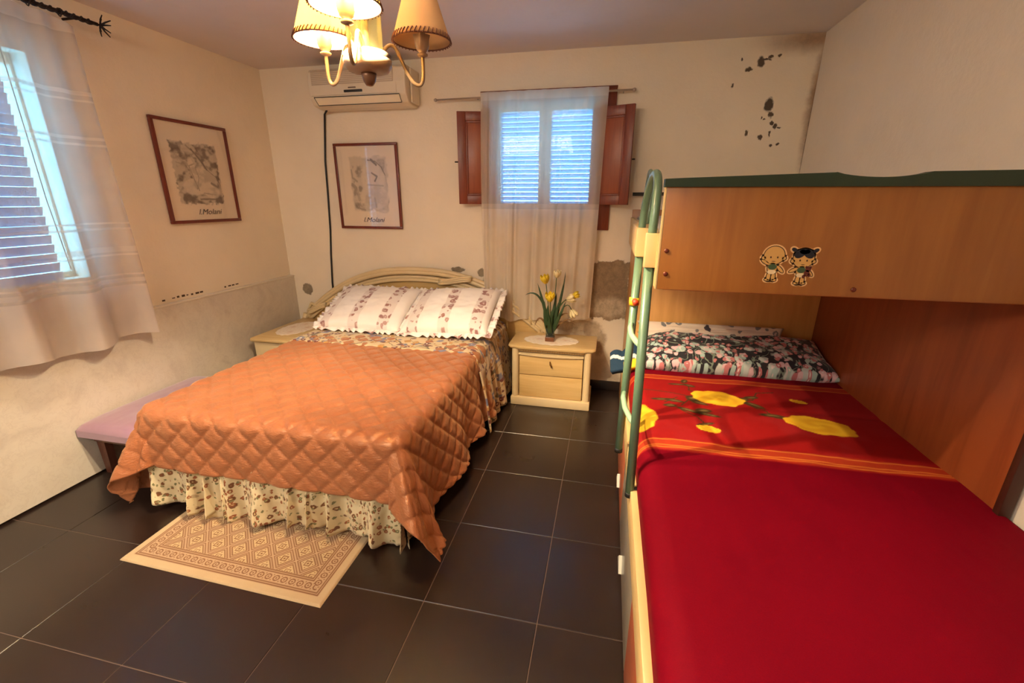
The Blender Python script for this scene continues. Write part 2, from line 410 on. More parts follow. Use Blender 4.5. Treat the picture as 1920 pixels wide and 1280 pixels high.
# marble dado along the left wall
tag(box('trim_1', XL, -2.762, YF, YB, 0.012, .842, M_marble, bev=.003), kind='structure')
tag(box('trim_2', XL, -2.757, YF, YB, .842, .853, plain('dado_cap_white', L3(236, 226, 208), .4), bev=.002), kind='structure')
# crack line above the dado
b = MB()
for i in range(26):
    y = 2.02+i*.035
    if vnoise(np.array([i*.7]), np.array([.3]), 5)[0] > .42: b.box(XL, XL+.002, y, y+.03*random.uniform(.4, 1), .871+random.uniform(-.003, .003), .880+random.uniform(-.002, .004))
tag(b.build('trim_3', plain('crack_dark', L3(84, 64, 44), .9)), kind='structure')
# skirting tiles along the back wall
bb = tag(MB().box(XL, XR, YB-.006, YB, 0, .078).build('baseboard_back', M_grout), kind='structure')
for (x0, x1) in cuts(XL+.04, XR, gx0): box('tile', x0+g/2, x1-g/2, YB-.014, YB-.002, 0.002, .08, M_tile, bb, .0015)

# ------------------------------------------------------------------ window in the back wall
M_cas = plain('casement_paint', L3(214, 196, 170), .5)
win = tag(empty('window_1', ((HB[0]+HB[1])/2, YB, HB[2])), kind='structure')
fr = MB(); y0, y1 = YB-.022, YB+.03
fr.box(-.965, -.895, y0, y1, 1.29, 2.235, .004); fr.box(-.105, -.01, y0, y1, 1.29, 2.235, .004)
fr.box(-.895, -.105, y0, y1, 2.165, 2.235, .004); fr.box(-.895, -.105, y0, y1, 1.37, 1.435, .004)
fr.build('window_frame', M_darkwood, win, 'auto')
for (a, c) in ((-.895, -.51), (-.51, -.105)):
    cs = MB(); s = .045; yy = YB+.06
    cs.box(a, a+s, yy, yy+.04, 1.435, 2.165, .004); cs.box(c-s, c, yy, yy+.04, 1.435, 2.165, .004)
    cs.box(a+s, c-s, yy, yy+.04, 1.435, 1.435+s, .004); cs.box(a+s, c-s, yy, yy+.04, 2.165-s, 2.165, .004)
    co = cs.build('casement', M_cas, win, 'auto')
    box('pane', a+s, c-s, yy+.016, yy+.02, 1.435+s, 2.165-s, M_glass, co, 0)
hd = MB().lathe([(.004, 0), (.012, .004), (.014, .015), (.008, .025)], (-.505, YB+.05, 1.64)).build('window_handle', M_brass, win, True)
def slat_mat():
    m = NT('pale_blue_louvre'); d = m.add('ShaderNodeBsdfDiffuse'); t = m.add('ShaderNodeBsdfTranslucent'); c = L4(176, 208, 228)
    d.inputs[0].default_value = c; t.inputs[0].default_value = c; x = m.add('ShaderNodeMixShader'); x.inputs[0].default_value = .6
    m.link(d.outputs[0], x.inputs[1]); m.link(t.outputs[0], x.inputs[2]); m.link(x.outputs[0], m.out.inputs[0]); return m.m
M_slat = slat_mat()
lv = MB(); yy = YB+.17
lv.box(-.90, -.86, yy-.02, yy+.03, 1.43, 2.17, .003).box(-.14, -.10, yy-.02, yy+.03, 1.43, 2.17, .003).box(-.53, -.47, yy-.02, yy+.03, 1.43, 2.17, .003)
lv.build('louvre_frame', M_slat, win, 'auto')
sme = None
for side, (a, c) in enumerate(((-.86, -.53), (-.47, -.14))):
    for k in range(22):
        z = 1.445+k*.0335
        ang = .62; h = .019
        V = [(a, yy-h*math.cos(ang), z+h*math.sin(ang)), (c, yy-h*math.cos(ang), z+h*math.sin(ang)), (c, yy+h*math.cos(ang), z-h*math.sin(ang)), (a, yy+h*math.cos(ang), z-h*math.sin(ang))]
        V += [(x, y, zz+.004) for x, y, zz in V]
        obj('slat', V, [(0, 1, 2, 3), (7, 6, 5, 4), (0, 4, 5, 1), (1, 5, 6, 2), (2, 6, 7, 3), (3, 7, 4, 0)], M_slat, win)
# wooden inner shutters, folded back against the wall
def shutter(x0, yA, x1, yB):
    """plane from (x0,yA) to (x1,yB); z 1.475-2.105; returns parts"""
    n = Vector((x1-x0, yB-yA, 0)); Lw = n.length; t = n/Lw; nr = Vector((t.y, -t.x, 0))    # towards the room
    if nr.y > 0: nr = -nr
    xf = lambda p: Vector((x0, yA, 0))+t*p.x+nr*p.y+Vector((0, 0, p.z))
    z0, z1, s = 1.472, 2.108, .062
    b = MB()
    b.box(0, s, 0, .024, z0, z1, .003, xf=xf); b.box(Lw-s, Lw, 0, .024, z0, z1, .003, xf=xf)
    b.box(s, Lw-s, 0, .024, z0, z0+s, .003, xf=xf); b.box(s, Lw-s, 0, .024, z1-s, z1, .003, xf=xf)
    o = b.build('shutter', M_darkwood, win, 'auto')
    box('shutter_panel', s-.002, Lw-s+.002, .004, .014, z0+s, z1-s, wood('shutter_panel_wood', L3(156, 78, 38), L3(132, 60, 28), 'z', .4) if 'shutter_panel_wood' not in bpy.data.materials else bpy.data.materials['shutter_panel_wood'], o, .003, xf=xf)
    pm = MB()
    for (a, c, d, e) in ((s, s+.012, z0+s, z1-s), (Lw-s-.012, Lw-s, z0+s, z1-s), (s, Lw-s, z0+s, z0+s+.012), (s, Lw-s, z1-s-.012, z1-s)): pm.box(a, c, .010, .021, d, e, .002, xf=xf)
    pm.build('moulding', M_darkwood, o, 'auto')
    return o, xf, Lw
o, xf, Lw = shutter(-1.135, 3.345, -.86, 3.412)
MB().tube([xf(Vector((0, .012, 1.77))), xf(Vector((-.025, .012, 1.77)))], .005).build('latch', M_iron, o)
o, xf, Lw = shutter(.118, 3.32, -.16, 3.412)
MB().tube([xf(Vector((0, -.0, 1.77))), xf(Vector((-.02, -.005, 1.77)))], .005).build('latch', M_iron, o)

# curtain and rod of the back window
rod = empty('curtain_rod', (-.61, 3.36, 2.21), 'thin pale metal curtain rod above the small shuttered window', 'curtain rod')
MB().tube([(-1.30, 3.385, 2.196), (.095, 3.385, 2.205)], .0065, 12).build('rod', M_steel, rod, True)
for x, z in ((-1.308, 2.196), (.10, 2.205)): MB().lathe([(.002, -.012), (.012, -.006), (.013, .006), (.002, .012)], (x, 3.385, z), 12).build('finial', M_steel, rod, True)
for x in (-1.0, .03): MB().tube([(x, 3.385, 2.20), (x, 3.44, 2.20)], .004).build('bracket', M_steel, rod)
wr = MB().tube([(-.955, 3.352, 2.222), (-.008, 3.352, 2.222)], .008, 8).build('header_batten', M_darkwood, rod, True); wr['label'] = 'red brown wooden batten'
def curtain_back():
    nu, nv = 220, 90
    u = np.linspace(0, 1, nu)[:, None]*np.ones((1, nv)); v = np.linspace(0, 1, nv)[None, :]*np.ones((nu, 1))   # v 0 top
    xl = -.955+.0*v-.012*np.sin(v*3); xr = -.065-.05*v
    bot = np.interp(u, [0, .12, .3, .38, .6, .85, 1], [.62, .60, .565, .60, .59, .60, .63])
    top = 2.222+.0*u; Z = top+(bot-top)*v
    ph = u*2*math.pi
    X = xl+(xr-xl)*(u+.012*np.sin(ph*5+2*v)*v)
    amp = .006+.020*v
    wav = np.sin(ph*7+1.2*np.sin(ph*2+.8)+.4*v)+.45*np.sin(ph*15+2*v)*(1-.5*v)
    deep = .028*v**.5*(np.exp(-((u-.30)/.012)**2)+np.exp(-((u-.66)/.02)**2)+.7*np.exp(-((u-.07)/.012)**2))
    Y = 3.350-.018*v+amp*wav*.55+deep-.012*np.exp(-((v-.0)/.02)**2)
    Y -= .05*sstep(1-Z/1., -.1, .3)*(u < .5)*0
    return X, Y, Z, u, v
X, Y, Z, u, v = curtain_back()
M_cb = sheer('back_curtain_voile', L3(248, 234, 210), .38, [(.3, 1.44, .97), (1.44, 1.475, .5), (2.17, 2.3, .3)], tl=.40)
tag(grid('curtain', X, Y, Z, M_cb, U=u, V=v), 'sheer cream curtain hanging over the small shuttered window behind the flowers', 'curtain')
# scalloped lace hem seen through it
b = MB(); n = 60
pts = [(-.93+.84*i/n, 3.375, 1.463+.012*abs(math.sin(i/n*math.pi*9))) for i in range(n+1)]
b.tube(pts, .003, 6).build('lace_edge', plain('lace_thread', L3(225, 225, 220), .8), bpy.data.objects['curtain'])

# ------------------------------------------------------------------ window and blind in the left wall
win2 = tag(empty('window_2', (XL, (HL[0]+HL[1])/2, HL[2])), kind='structure')
b = MB(); x0, x1 = XL-.16, XL-.10
b.box(x0, x1, HL[0], HL[0]+.05, HL[2], HL[3], .004).box(x0, x1, HL[1]-.012, HL[1], HL[2], HL[3], .004).box(x0, x1, HL[0]+.05, HL[1]-.012, HL[2], HL[2]+.03, .004).box(x0, x1, HL[0]+.05, HL[1]-.012, HL[3]-.05, HL[3], .004)
b.box(x0, x1, 1.19, 1.25, HL[2]+.03, HL[3]-.05, .004)
b.build('window_frame', M_white, win2, 'auto')
box('pane', x0+.02, x0+.025, HL[0]+.05, 1.19, HL[2]+.05, HL[3]-.05, M_glass, win2, 0)
box('pane', x0+.02, x0+.025, 1.25, HL[1]-.012, HL[2]+.03, HL[3]-.05, M_glass, win2, 0)
def blind_mat():
    m = NT('grey_blind_slat'); d = m.add('ShaderNodeBsdfDiffuse'); t = m.add('ShaderNodeBsdfTranslucent'); c = L4(190, 188, 204)
    d.inputs[0].default_value = c; t.inputs[0].default_value = c; x = m.add('ShaderNodeMixShader'); x.inputs[0].default_value = .32
    m.link(d.outputs[0], x.inputs[1]); m.link(t.outputs[0], x.inputs[2]); m.link(x.outputs[0], m.out.inputs[0]); return m.m
M_blind = blind_mat()
blind = empty('window_blind', (XL-.05, 1.15, HL[2]), 'grey horizontal slatted blind in the left window behind the sheer curtain', 'blind')
z = HL[2]+.02; k = 0
while z < HL[3]-.01:
    a = 1.22; h = .0235
    c = Vector((XL-.05, 0, z)); V = []
    for yy in (HL[0]+.01, 1.775):
        for sx_, sz in ((-1, -1), (1, 1)):
            V.append((c.x+sx_*h*math.cos(a), yy, c.z+sz*h*math.sin(a)))
    V += [(x+.002, y, zz) for x, y, zz in V]
    obj('slat', V, [(0, 1, 3, 2), (4, 6, 7, 5), (0, 4, 5, 1), (2, 3, 7, 6), (0, 2, 6, 4), (1, 5, 7, 3)], M_blind, blind)
    z += .047; k += 1
MB().tube([(XL-.02, 1.79, HL[3]), (XL-.015, 1.785, 1.5), (XL-.015, 1.80, HL[2]+.05)], .0025, 6).build('cord', M_black, blind)
box('head_rail', XL-.08, XL-.02, HL[0]+.01, 1.785, HL[3]-.03, HL[3]-.002, M_white, blind, .003)
# rod
rod2 = empty('curtain_rod', (-2.70, 1.3, 2.372), 'black twisted wrought iron curtain rod with star finial near the ceiling', 'curtain rod')
b = MB(); pts = [(-2.70, y, 2.372) for y in np.linspace(.2, 2.17, 60)]; b.tube(pts, .009, 8)
for ph in (0, math.pi): b.tube([(-2.70+.010*math.cos(y*95+ph), y, 2.372+.010*math.sin(y*95+ph)) for y in np.linspace(.2, 2.15, 420)], .0045, 5)
b.build('rod', M_iron, rod2, True)
fb = MB()
for k in range(9):
    a = k/9*2*math.pi; d = Vector((math.cos(a)*.85, .45 if k % 2 else .1, math.sin(a)*.85)).normalized(); p = Vector((-2.70, 2.185, 2.372)); fb.tube([p, p+d*.028, p+d*.052+Vector((0, .008, 0))], [.005, .004, .0025], 6)
fb.build('star_finial', M_iron, rod2, True)
for y in np.linspace(.35, 2.0, 14): MB().tube([(-2.70+.017*math.cos(t), y+.004*math.sin(t*2), 2.372-.004+.017*math.sin(t)) for t in np.linspace(0, 2*math.pi, 12)[:-1]], .003, 5, closed=True).build('curtain_ring', M_iron, rod2, True)
MB().tube([(-2.70, 2.08, 2.372), (-2.80, 2.08, 2.372)], .006).build('bracket', M_iron, rod2)
# curtain
def curtain_left():
    nu, nv = 360, 100
    u = np.linspace(0, 1, nu)[:, None]*np.ones((1, nv)); v = np.linspace(0, 1, nv)[None, :]*np.ones((nu, 1))
    yr = 2.025; yl = .35
    Y = yr+(yl-yr)*(u+.006*np.sin(u*60+3*v)*v); Zt = 2.345-.03*np.exp(-(u/.03)**2); Zb = .735+.012*np.sin(u*22)
    Z = Zt+(Zb-Zt)*v
    ph = u*2*math.pi
    s = sstep(v, 0, .9)
    wav = np.sin(ph*6+1.1+.5*v)*(.010+.034*s)+np.sin(ph*17+.7*v)*.010*(1-.6*s)+np.sin(ph*11+2)*.006
    X = -2.690+.02*s+np.where(wav > 0, wav*1.1, wav*.8)
    X = np.maximum(X, -2.752)
    return X, Y, Z, u, v
X, Y, Z, u, v = curtain_left()
bands = [(.3, 1.035, .95), (1.05, 1.075, .7), (1.09, 1.10, .8), (1.20, 1.21, .6), (1.22, 1.25, .45), (1.34, 1.352, .7), (1.37, 1.38, .7), (1.76, 1.772, .55), (1.79, 1.805, .6), (1.97, 1.98, .5), (2.0, 2.02, .6), (2.28, 2.4, .6), (1.035, 2.28, .12)]
M_cl = sheer('left_curtain_voile', L3(220, 206, 192), .50, bands, tl=.35)
tag(grid('curtain', X, Y, Z, M_cl, U=u, V=v), 'sheer white banded curtain hanging at the left window from the iron rod', 'curtain')

# ------------------------------------------------------------------ air conditioner and its cable
ac = empty('air_conditioner', (-1.83, 3.34, 2.13), 'cream wall mounted air conditioner just under the ceiling', 'air conditioner')
ax0, ax1 = -2.235, -1.468
prof = [(3.43, 2.405), (3.262, 2.405), (3.235, 2.385), (3.228, 2.30), (3.232, 2.215), (3.27, 2.168), (3.33, 2.155), (3.43, 2.155)]
o = MB().prism(prof, 0, ax0, ax1).build('body', M_white, ac); md = o.modifiers.new('b', 'BEVEL'); md.width = .008; md.segments = 3
box('intake_grille', ax0+.03, ax1-.09, 3.226, 3.245, 2.295, 2.385, plain('grille_shade', L3(196, 176, 150), .5), ac, .004)
for k in range(7): box('grille_bar', ax0+.035, ax1-.095, 3.2235, 3.228, 2.303+k*.0115, 2.3065+k*.0115, M_white, ac, 0)
b = MB(); b.prism([(3.225, 2.293), (3.226, 2.228), (3.24, 2.222), (3.24, 2.293)], 0, ax0+.02, ax1-.07); b.build('front_panel', M_white, ac)
b = MB(); b.prism([(3.228, 2.212), (3.262, 2.170), (3.268, 2.174), (3.236, 2.215)], 0, ax0+.045, ax1-.05); b.build('air_flap', plain('flap_cream', L3(240, 224, 192), .4), ac)
b = MB().tube([(ax0+.04, 3.226, 2.216), (ax1-.05, 3.226, 2.216)], .0025, 6).tube([(ax0+.05, 3.262, 2.168), (ax1-.05, 3.262, 2.168)], .0025, 6).tube([(ax0+.04, 3.226, 2.216), (ax0+.05, 3.262, 2.168)], .002, 6).tube([(ax1-.05, 3.226, 2.216), (ax1-.05, 3.262, 2.168)], .002, 6).build('flap_gap', M_black, ac)
box('display', -1.945, -1.80, 3.219, 3.232, 2.240, 2.256, M_black, ac, .003)
box('logo_plate', -1.91, -1.85, 3.221, 3.232, 2.266, 2.274, plain('logo_grey', L3(120, 96, 76), .5), ac, .002)
box('side_bracket', ax1, ax1+.018, 3.30, 3.435, 2.17, 2.395, M_white, ac, .01)
pts = [(-2.262, 3.40, 2.17), (-2.27, 3.428, 2.12), (-2.283, 3.43, 1.95), (-2.302, 3.43, 1.80), (-2.315, 3.432, 1.55), (-2.333, 3.432, 1.25), (-2.355, 3.432, 1.05), (-2.375, 3.43, .80), (-2.38, 3.43, .30)]
pts[0] = (-2.19, 3.36, 2.155); pts[1] = (-2.255, 3.425, 2.14)
tag(MB().tube(pts, .0075, 8).build('cable', M_black, None, True), 'black cable running down the back wall from the air conditioner', 'cable')

# ------------------------------------------------------------------ framed drawings
M_paper = painted('art_print', .75, var=.04, bump=.03)
def figure_a(x, y):       # x 0..1, y 0..1 (up) : smudged charcoal, bent over figure
    n = fbm(x*7, y*9, 11, 5); n2 = fbm(x*22, y*26, 31, 3)
    edge = (1-sstep(np.maximum(abs(x-.5)/.48, abs(y-.5)/.49)+.16*(n2-.5), .93, 1.0))
    tone = .30+.50*sstep(n, .40, .66)
    body = np.maximum.reduce([ell(x, y, .66, .44, .24, .17, -.5), ell(x, y, .40, .30, .26, .13, .1), ell(x, y, .42, .52, .07, .24, .25), ell(x, y, .70, .25, .2, .13, -.3)])
    tone = tone*(1-.55*body)
    for pts, w_, d in (([(.45, .88), (.62, .70), (.70, .58)], .022, .8), ([(.36, .93), (.56, .78), (.66, .6)], .018, .6), ([(.70, .58), (.88, .46), (.96, .30), (.97, .14)], .010, .8), ([(.34, .62), (.40, .40), (.46, .24)], .012, .6), ([(.46, .60), (.50, .44), (.42, .26)], .010, .55),
                        ([(.10, .66), (.34, .62), (.46, .66)], .014, .5), ([(.45, .10), (.75, .10), (.95, .04)], .022, .7), ([(.75, .36), (.88, .30)], .03, .7), ([(.55, .20), (.80, .17)], .012, .5)):
        tone = np.maximum(tone, d*(1-sstep(poly_d(x, y, pts)+.012*(n2-.5), w_*.4, w_*1.2)))
    return np.clip(tone, 0, 1)*edge
def figure_b(x, y):
    n = fbm(x*7, y*9, 53, 5); n2 = fbm(x*22, y*26, 71, 3)
    edge = (1-sstep(np.maximum(abs(x-.52)/.47, abs(y-.5)/.5)+.30*(n-.5), .86, .98))
    tone = .18+.50*sstep(n, .45, .68)*(1-.6*x)
    body = np.maximum.reduce([ell(x, y, .62, .60, .28, .30, .1), ell(x, y, .62, .28, .34, .22, 0)]); tone = tone*(1-.55*body)+.06
    for pts, w_, d in (([(.52, .92), (.70, .90), (.84, .80), (.92, .66)], .012, .75), ([(.60, .93), (.72, .84)], .03, .75), ([(.60, .70), (.72, .64), (.66, .56)], .022, .7), ([(.10, .75), (.12, .62), (.22, .56)], .03, .55), ([(.10, .50), (.18, .44), (.14, .34)], .05, .6),
                        ([(.20, .40), (.24, .24)], .05, .45), ([(.48, .50), (.85, .48)], .02, .4), ([(.92, .66), (.97, .4), (.95, .12)], .012, .4), ([(.08, .08), (.35, .05)], .04, .65), ([(.62, .26), (.64, .12)], .04, .4)):
        tone = np.maximum(tone, d*(1-sstep(poly_d(x, y, pts)+.012*(n2-.5), w_*.4, w_*1.2)))
    return np.clip(tone, 0, 1)*edge
def picture(corner, du, dn, W_, H_, fig, label, art):
    """corner: lower-left on the wall; du: unit along the wall; dn: unit into the room"""
    C0 = Vector(corner); U = Vector(du); N = Vector(dn)
    xf = lambda p: C0+U*p[0]+Vector((0, 0, p[2]))+N*p[1]
    r = empty('framed_picture', tuple(C0+U*(W_/2)), label, 'picture', 'framed charcoal drawings')
    fw = .020; b = MB()
    b.box(0, W_, 0, .022, 0, fw, .003, xf=xf).box(0, W_, 0, .022, H_-fw, H_, .003, xf=xf).box(0, fw, 0, .022, fw, H_-fw, .003, xf=xf).box(W_-fw, W_, 0, .022, fw, H_-fw, .003, xf=xf)
    b.build('frame', M_pframe, r, 'auto')
    n1, n2 = 170, 200
    a = np.linspace(fw, W_-fw, n1)[:, None]*np.ones((1, n2)); z = np.linspace(fw, H_-fw, n2)[None, :]*np.ones((n1, 1))
    ua, ub, za, zb = art; t = fig((a-ua)/(ub-ua), (z-za)/(zb-za)); ins = ((a > ua) & (a < ub) & (z > za) & (z < zb))
    t = t*ins; paper = lin((238, 218, 190)); ink = lin((78, 60, 54)); c = paper*(1-t[..., None])+ink*t[..., None]
    P = np.array(C0)+a[..., None]*np.array(U)+z[..., None]*np.array((0, 0, 1.))+.010*np.array(N)
    grid('drawing', P[..., 0], P[..., 1], P[..., 2], M_paper, r, col=c, smooth=False, solid=.002, offset=-1)
    text_mesh('signature', 'l.Molani', .052, lambda p: xf((W_*.54+p.x*1.15, .0125+p.z, .055+p.y)), plain('signature_ink', L3(70, 54, 48), .7) if 'signature_ink' not in bpy.data.materials else bpy.data.materials['signature_ink'], r)
    box('glazing', fw, W_-fw, .0165, .0175, fw, H_-fw, glass('picture_glass', (1, 1, 1), .05, .05) if 'picture_glass' not in bpy.data.materials else bpy.data.materials['picture_glass'], r, 0, xf=xf)
picture((-2.795, 2.405, 1.345), (0, 1, 0), (1, 0, 0), .565, .645, figure_a, 'brown framed charcoal drawing on the left wall beside the window', (.085, .46, .115, .525))
picture((-2.21, 3.435, 1.272), (1, 0, 0), (0, -1, 0), .552, .655, figure_b, 'brown framed charcoal drawing on the back wall under the air conditioner', (.10, .46, .125, .565))

# ------------------------------------------------------------------ chandelier
HUB = Vector((-.70, 1.30, 1.868))
ch = empty('chandelier', (HUB.x, HUB.y, ZC), 'three arm chandelier with stitched fabric shades hanging from the ceiling', 'chandelier')
M_chand = plain('antiqued_cream_metal', L3(150, 124, 104), .4, var=.12, scale=20, metal=.1)
M_arm = plain('antiqued_arm', L3(132, 106, 78), .38, metal=.3, var=.25, scale=14)
MB().lathe([(.004, -.026), (.022, -.026), (.056, -.020), (.065, -.006), (.067, .006), (.062, .012), (.066, .018), (.056, .026), (.03, .032), (.018, .036)], HUB, 40).build('hub_dish', M_chand, ch, True)
MB().lathe([(.003, -.058), (.010, -.056), (.017, -.046), (.020, -.034), (.022, -.024)], HUB, 24).build('finial', plain('finial_bronze', L3(120, 84, 62), .35, metal=.5), ch, True)
MB().lathe([(.018, .034), (.010, .05), (.009, .10), (.03, .135), (.034, .15), (.012, .17), (.009, .3), (.009, ZC-HUB.z-.05)], HUB, 20).build('column', M_arm, ch, True)
gl = NT('pale_green_glass'); d = gl.add('ShaderNodeBsdfTransparent'); d.inputs[0].default_value = L4(246, 250, 232); e = gl.add('ShaderNodeBsdfGlossy'); e.inputs['Roughness'].default_value = .15; e.inputs[0].default_value = L4(220, 235, 190)
t_ = gl.add('ShaderNodeBsdfTranslucent'); t_.inputs[0].default_value = L4(226, 232, 196); x1_ = gl.add('ShaderNodeMixShader'); x1_.inputs[0].default_value = .22; x2_ = gl.add('ShaderNodeMixShader'); x2_.inputs[0].default_value = .12
gl.link(d.outputs[0], x1_.inputs[1]); gl.link(t_.outputs[0], x1_.inputs[2]); gl.link(x1_.outputs[0], x2_.inputs[1]); gl.link(e.outputs[0], x2_.inputs[2]); gl.link(x2_.outputs[0], gl.out.inputs[0])
MB().lathe([(.044, .03), (.045, .10), (.045, .17), (.044, .26)], HUB, 32, cap=False).build('glass_sleeve', gl.m, ch, True)
MB().lathe([(.062, -.002), (.062, -.018), (.05, -.035), (.012, -.05)], (HUB.x, HUB.y, ZC), 32).build('ceiling_rose', M_chand, ch, True)
def shade_mat(name, c, tl=.38):
    m = NT(name); n = m.noise(9, 4, vec=m.coord('Object')); col = m.ramp(n.outputs[0], [(.3, tuple(np.array(c)*.93)), (.7, c)])
    d = m.add('ShaderNodeBsdfDiffuse'); t = m.add('ShaderNodeBsdfTranslucent'); m.link(col, d.inputs[0]); m.link(col, t.inputs[0])
    x = m.add('ShaderNodeMixShader'); x.inputs[0].default_value = tl; m.link(d.outputs[0], x.inputs[1]); m.link(t.outputs[0], x.inputs[2]); m.link(x.outputs[0], m.out.inputs[0]); return m.m
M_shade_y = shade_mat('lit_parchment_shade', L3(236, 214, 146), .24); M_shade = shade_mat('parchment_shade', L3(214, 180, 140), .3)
M_stitch = plain('leather_lacing', L3(92, 44, 22), .6)
def bulb_mat(on):
    m = NT('bulb_on' if on else 'bulb_off')
    if on:
        e = m.add('ShaderNodeEmission'); e.inputs[0].default_value = (1, .82, .5, 1); e.inputs[1].default_value = 4; t = m.add('ShaderNodeBsdfTransparent')
        x = m.add('ShaderNodeMixShader'); x.inputs[0].default_value = .75; m.link(e.outputs[0], x.inputs[1]); m.link(t.outputs[0], x.inputs[2]); m.link(x.outputs[0], m.out.inputs[0]); return m.m
    if on: m.b.inputs['Emission Color'].default_value = (1, .82, .5, 1); m.b.inputs['Emission Strength'].default_value = 14
    m.base(L3(240, 230, 210)); m.rough(.2); return m.m
MBon, MBoff = bulb_mat(True), bulb_mat(False)
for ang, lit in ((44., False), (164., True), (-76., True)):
    a = math.radians(ang); D = Vector((math.cos(a), math.sin(a), 0)); R_ = .165
    P = lambda r, z: HUB+D*r+Vector((0, 0, z))
    ctl = [(.040, .020), (.050, .040), (.066, .054), (.082, .050), (.096, .026), (.114, -.008), (.132, -.032), (.150, -.038), (.162, -.024), (.165, .008), (.165, .040)]
    # smooth the arm path
    pts = []
    for i in range(len(ctl)-1):
        p0, p1, p2, p3 = (ctl[max(i-1, 0)], ctl[i], ctl[i+1], ctl[min(i+2, len(ctl)-1)])
        for t in np.linspace(0, 1, 5)[:-1]:
            q = [0.5*((2*p1[k])+(-p0[k]+p2[k])*t+(2*p0[k]-5*p1[k]+4*p2[k]-p3[k])*t*t+(-p0[k]+3*p1[k]-3*p2[k]+p3[k])*t**3) for k in (0, 1)]
            pts.append(P(*q))
    pts.append(P(*ctl[-1]))
    arm = MB().tube(pts, .0052, 10).build('arm', M_arm, ch, True)
    c = P(R_, .034)
    MB().lathe([(.006, .004), (.015, .008), (.016, .012), (.009, .016), (.016, .022), (.021, .034), (.021, .05), (.024, .060), (.019, .062), (.012, .055)], c, 24, rfun=lambda an, t: 1+(.10*math.cos(an*5) if t > .6 else 0)).build('socket_cup', M_chand, arm, True)
    MB().lathe([(.011, .050), (.011, .070), (.014, .072)], c, 16).build('candle_sleeve', M_chand, arm, True)
    MB().lathe([(.006, .072), (.012, .080), (.020, .098), (.022, .112), (.017, .128), (.006, .136)], c, 16).build('bulb', MBon if lit else MBoff, arm, True)
    zb, zt, rb, rt = .045, .178, .084, .040
    sh = MB(); sh.lathe([(rb-(rb-rt)*t, zb+(zt-zb)*t) for t in np.linspace(0, 1, 8)], c, 48, cap=False)
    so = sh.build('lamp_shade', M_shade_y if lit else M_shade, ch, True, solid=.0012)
    for (rr, zz, n_) in ((rb, zb, 44), (rt, zt, 24)):
        st = MB()
        st.tube([c+Vector((rr*math.cos(t), rr*math.sin(t), zz)) for t in np.linspace(0, 2*math.pi, 48)[:-1]], .0022, 6, closed=True)
        for k in range(n_):
            t = 2*math.pi*k/n_; dn = 1 if rr == rb else -1
            p = lambda r_, z_, tt: c+Vector((r_*math.cos(tt), r_*math.sin(tt), z_))
            st.tube([p(rr+.0035, zz-.003*dn, t), p(rr-(.0035 if dn > 0 else -.0075)+.0035, zz+.008*dn, t+.05), p(rr-.003 if dn > 0 else rr+.006, zz+.014*dn, t+.09)], .0016, 4)
        st.build('lacing', M_stitch, so, True)
    if lit:
        l = bpy.data.lights.new('bulb_light', 'POINT'); l.energy = BULB; l.color = WARM; l.shadow_soft_size = .018
        lo = bpy.data.objects.new('bulb_light', l); COL.objects.link(lo); lo.location = c+Vector((0, 0, .104))-Vector(ch.location); lo.parent = ch

# ------------------------------------------------------------------ double bed
BX0, BX1, BY0, BY1, BZ = -2.13, -.775, 1.435, 3.30, .555
bed = empty('double_bed', ((BX0+BX1)/2, 2.4, 0), 'double bed with a curved cream headboard against the back wall', 'bed')
box('mattress', BX0+.015, BX1-.015, BY0+.02, BY1, .28, BZ-.008, plain('mattress_ticking', L3(222, 208, 184), .8), bed, .04)
b = MB().box(BX0+.05, BX1-.05, BY0+.06, BY1+.02, .16, .28, .01)
b.build('bed_base', M_creamwood, bed, 'auto')
for x in (BX0+.12, BX1-.12):
    for y in (BY0+.48, BY1-.1): MB().lathe([(.03, 0), (.03, .02), (.022, .03), (.026, .16)], (x, y, 0), 16).build('leg', M_cream, bed, True)
# headboard: arched, symmetrical about HX
HX = -1.535; HW = 1.10
def arch(x, top, sh, p=2.3): t = np.abs((x-HX)/HW); return top-(top-sh)*t**p
hb = MB()
xs = np.linspace(HX-HW+.02, HX+HW-.02, 61)
poly = [(HX-HW+.02, .30)]+[(float(x), float(arch(x, .872, .45, 2.2))) for x in xs]+[(HX+HW-.02, .30)]
hb.prism(poly, 1, 3.375, 3.392); hbp = hb.build('headboard', M_creamwood, bed)
def band(name, f, yc, w_, parent, x0, x1, n=60, m=M_cream, half=(.016,)):
    xs = np.linspace(x0, x1, n); b = MB(); b.tube([(float(x), yc, float(f(x))) for x in xs], w_, 10); return b.build(name, m, parent, True)
outer = lambda x: arch(x, .958, .505, 2.35)
inner = lambda x: arch(x, .893, .46, 2.25)
for k, (dz, dy) in enumerate(((0, 0), (-.027, -.006))): band('outer_rail', lambda x: outer(x)+dz, 3.368+dy, .018, hbp, HX-HW, HX+HW)
for k, (dz, dy) in enumerate(((0, 0), (-.024, -.006))): band('inner_rail', lambda x: inner(x)+dz, 3.362+dy, .014, hbp, HX-HW+.05, HX+HW-.05)
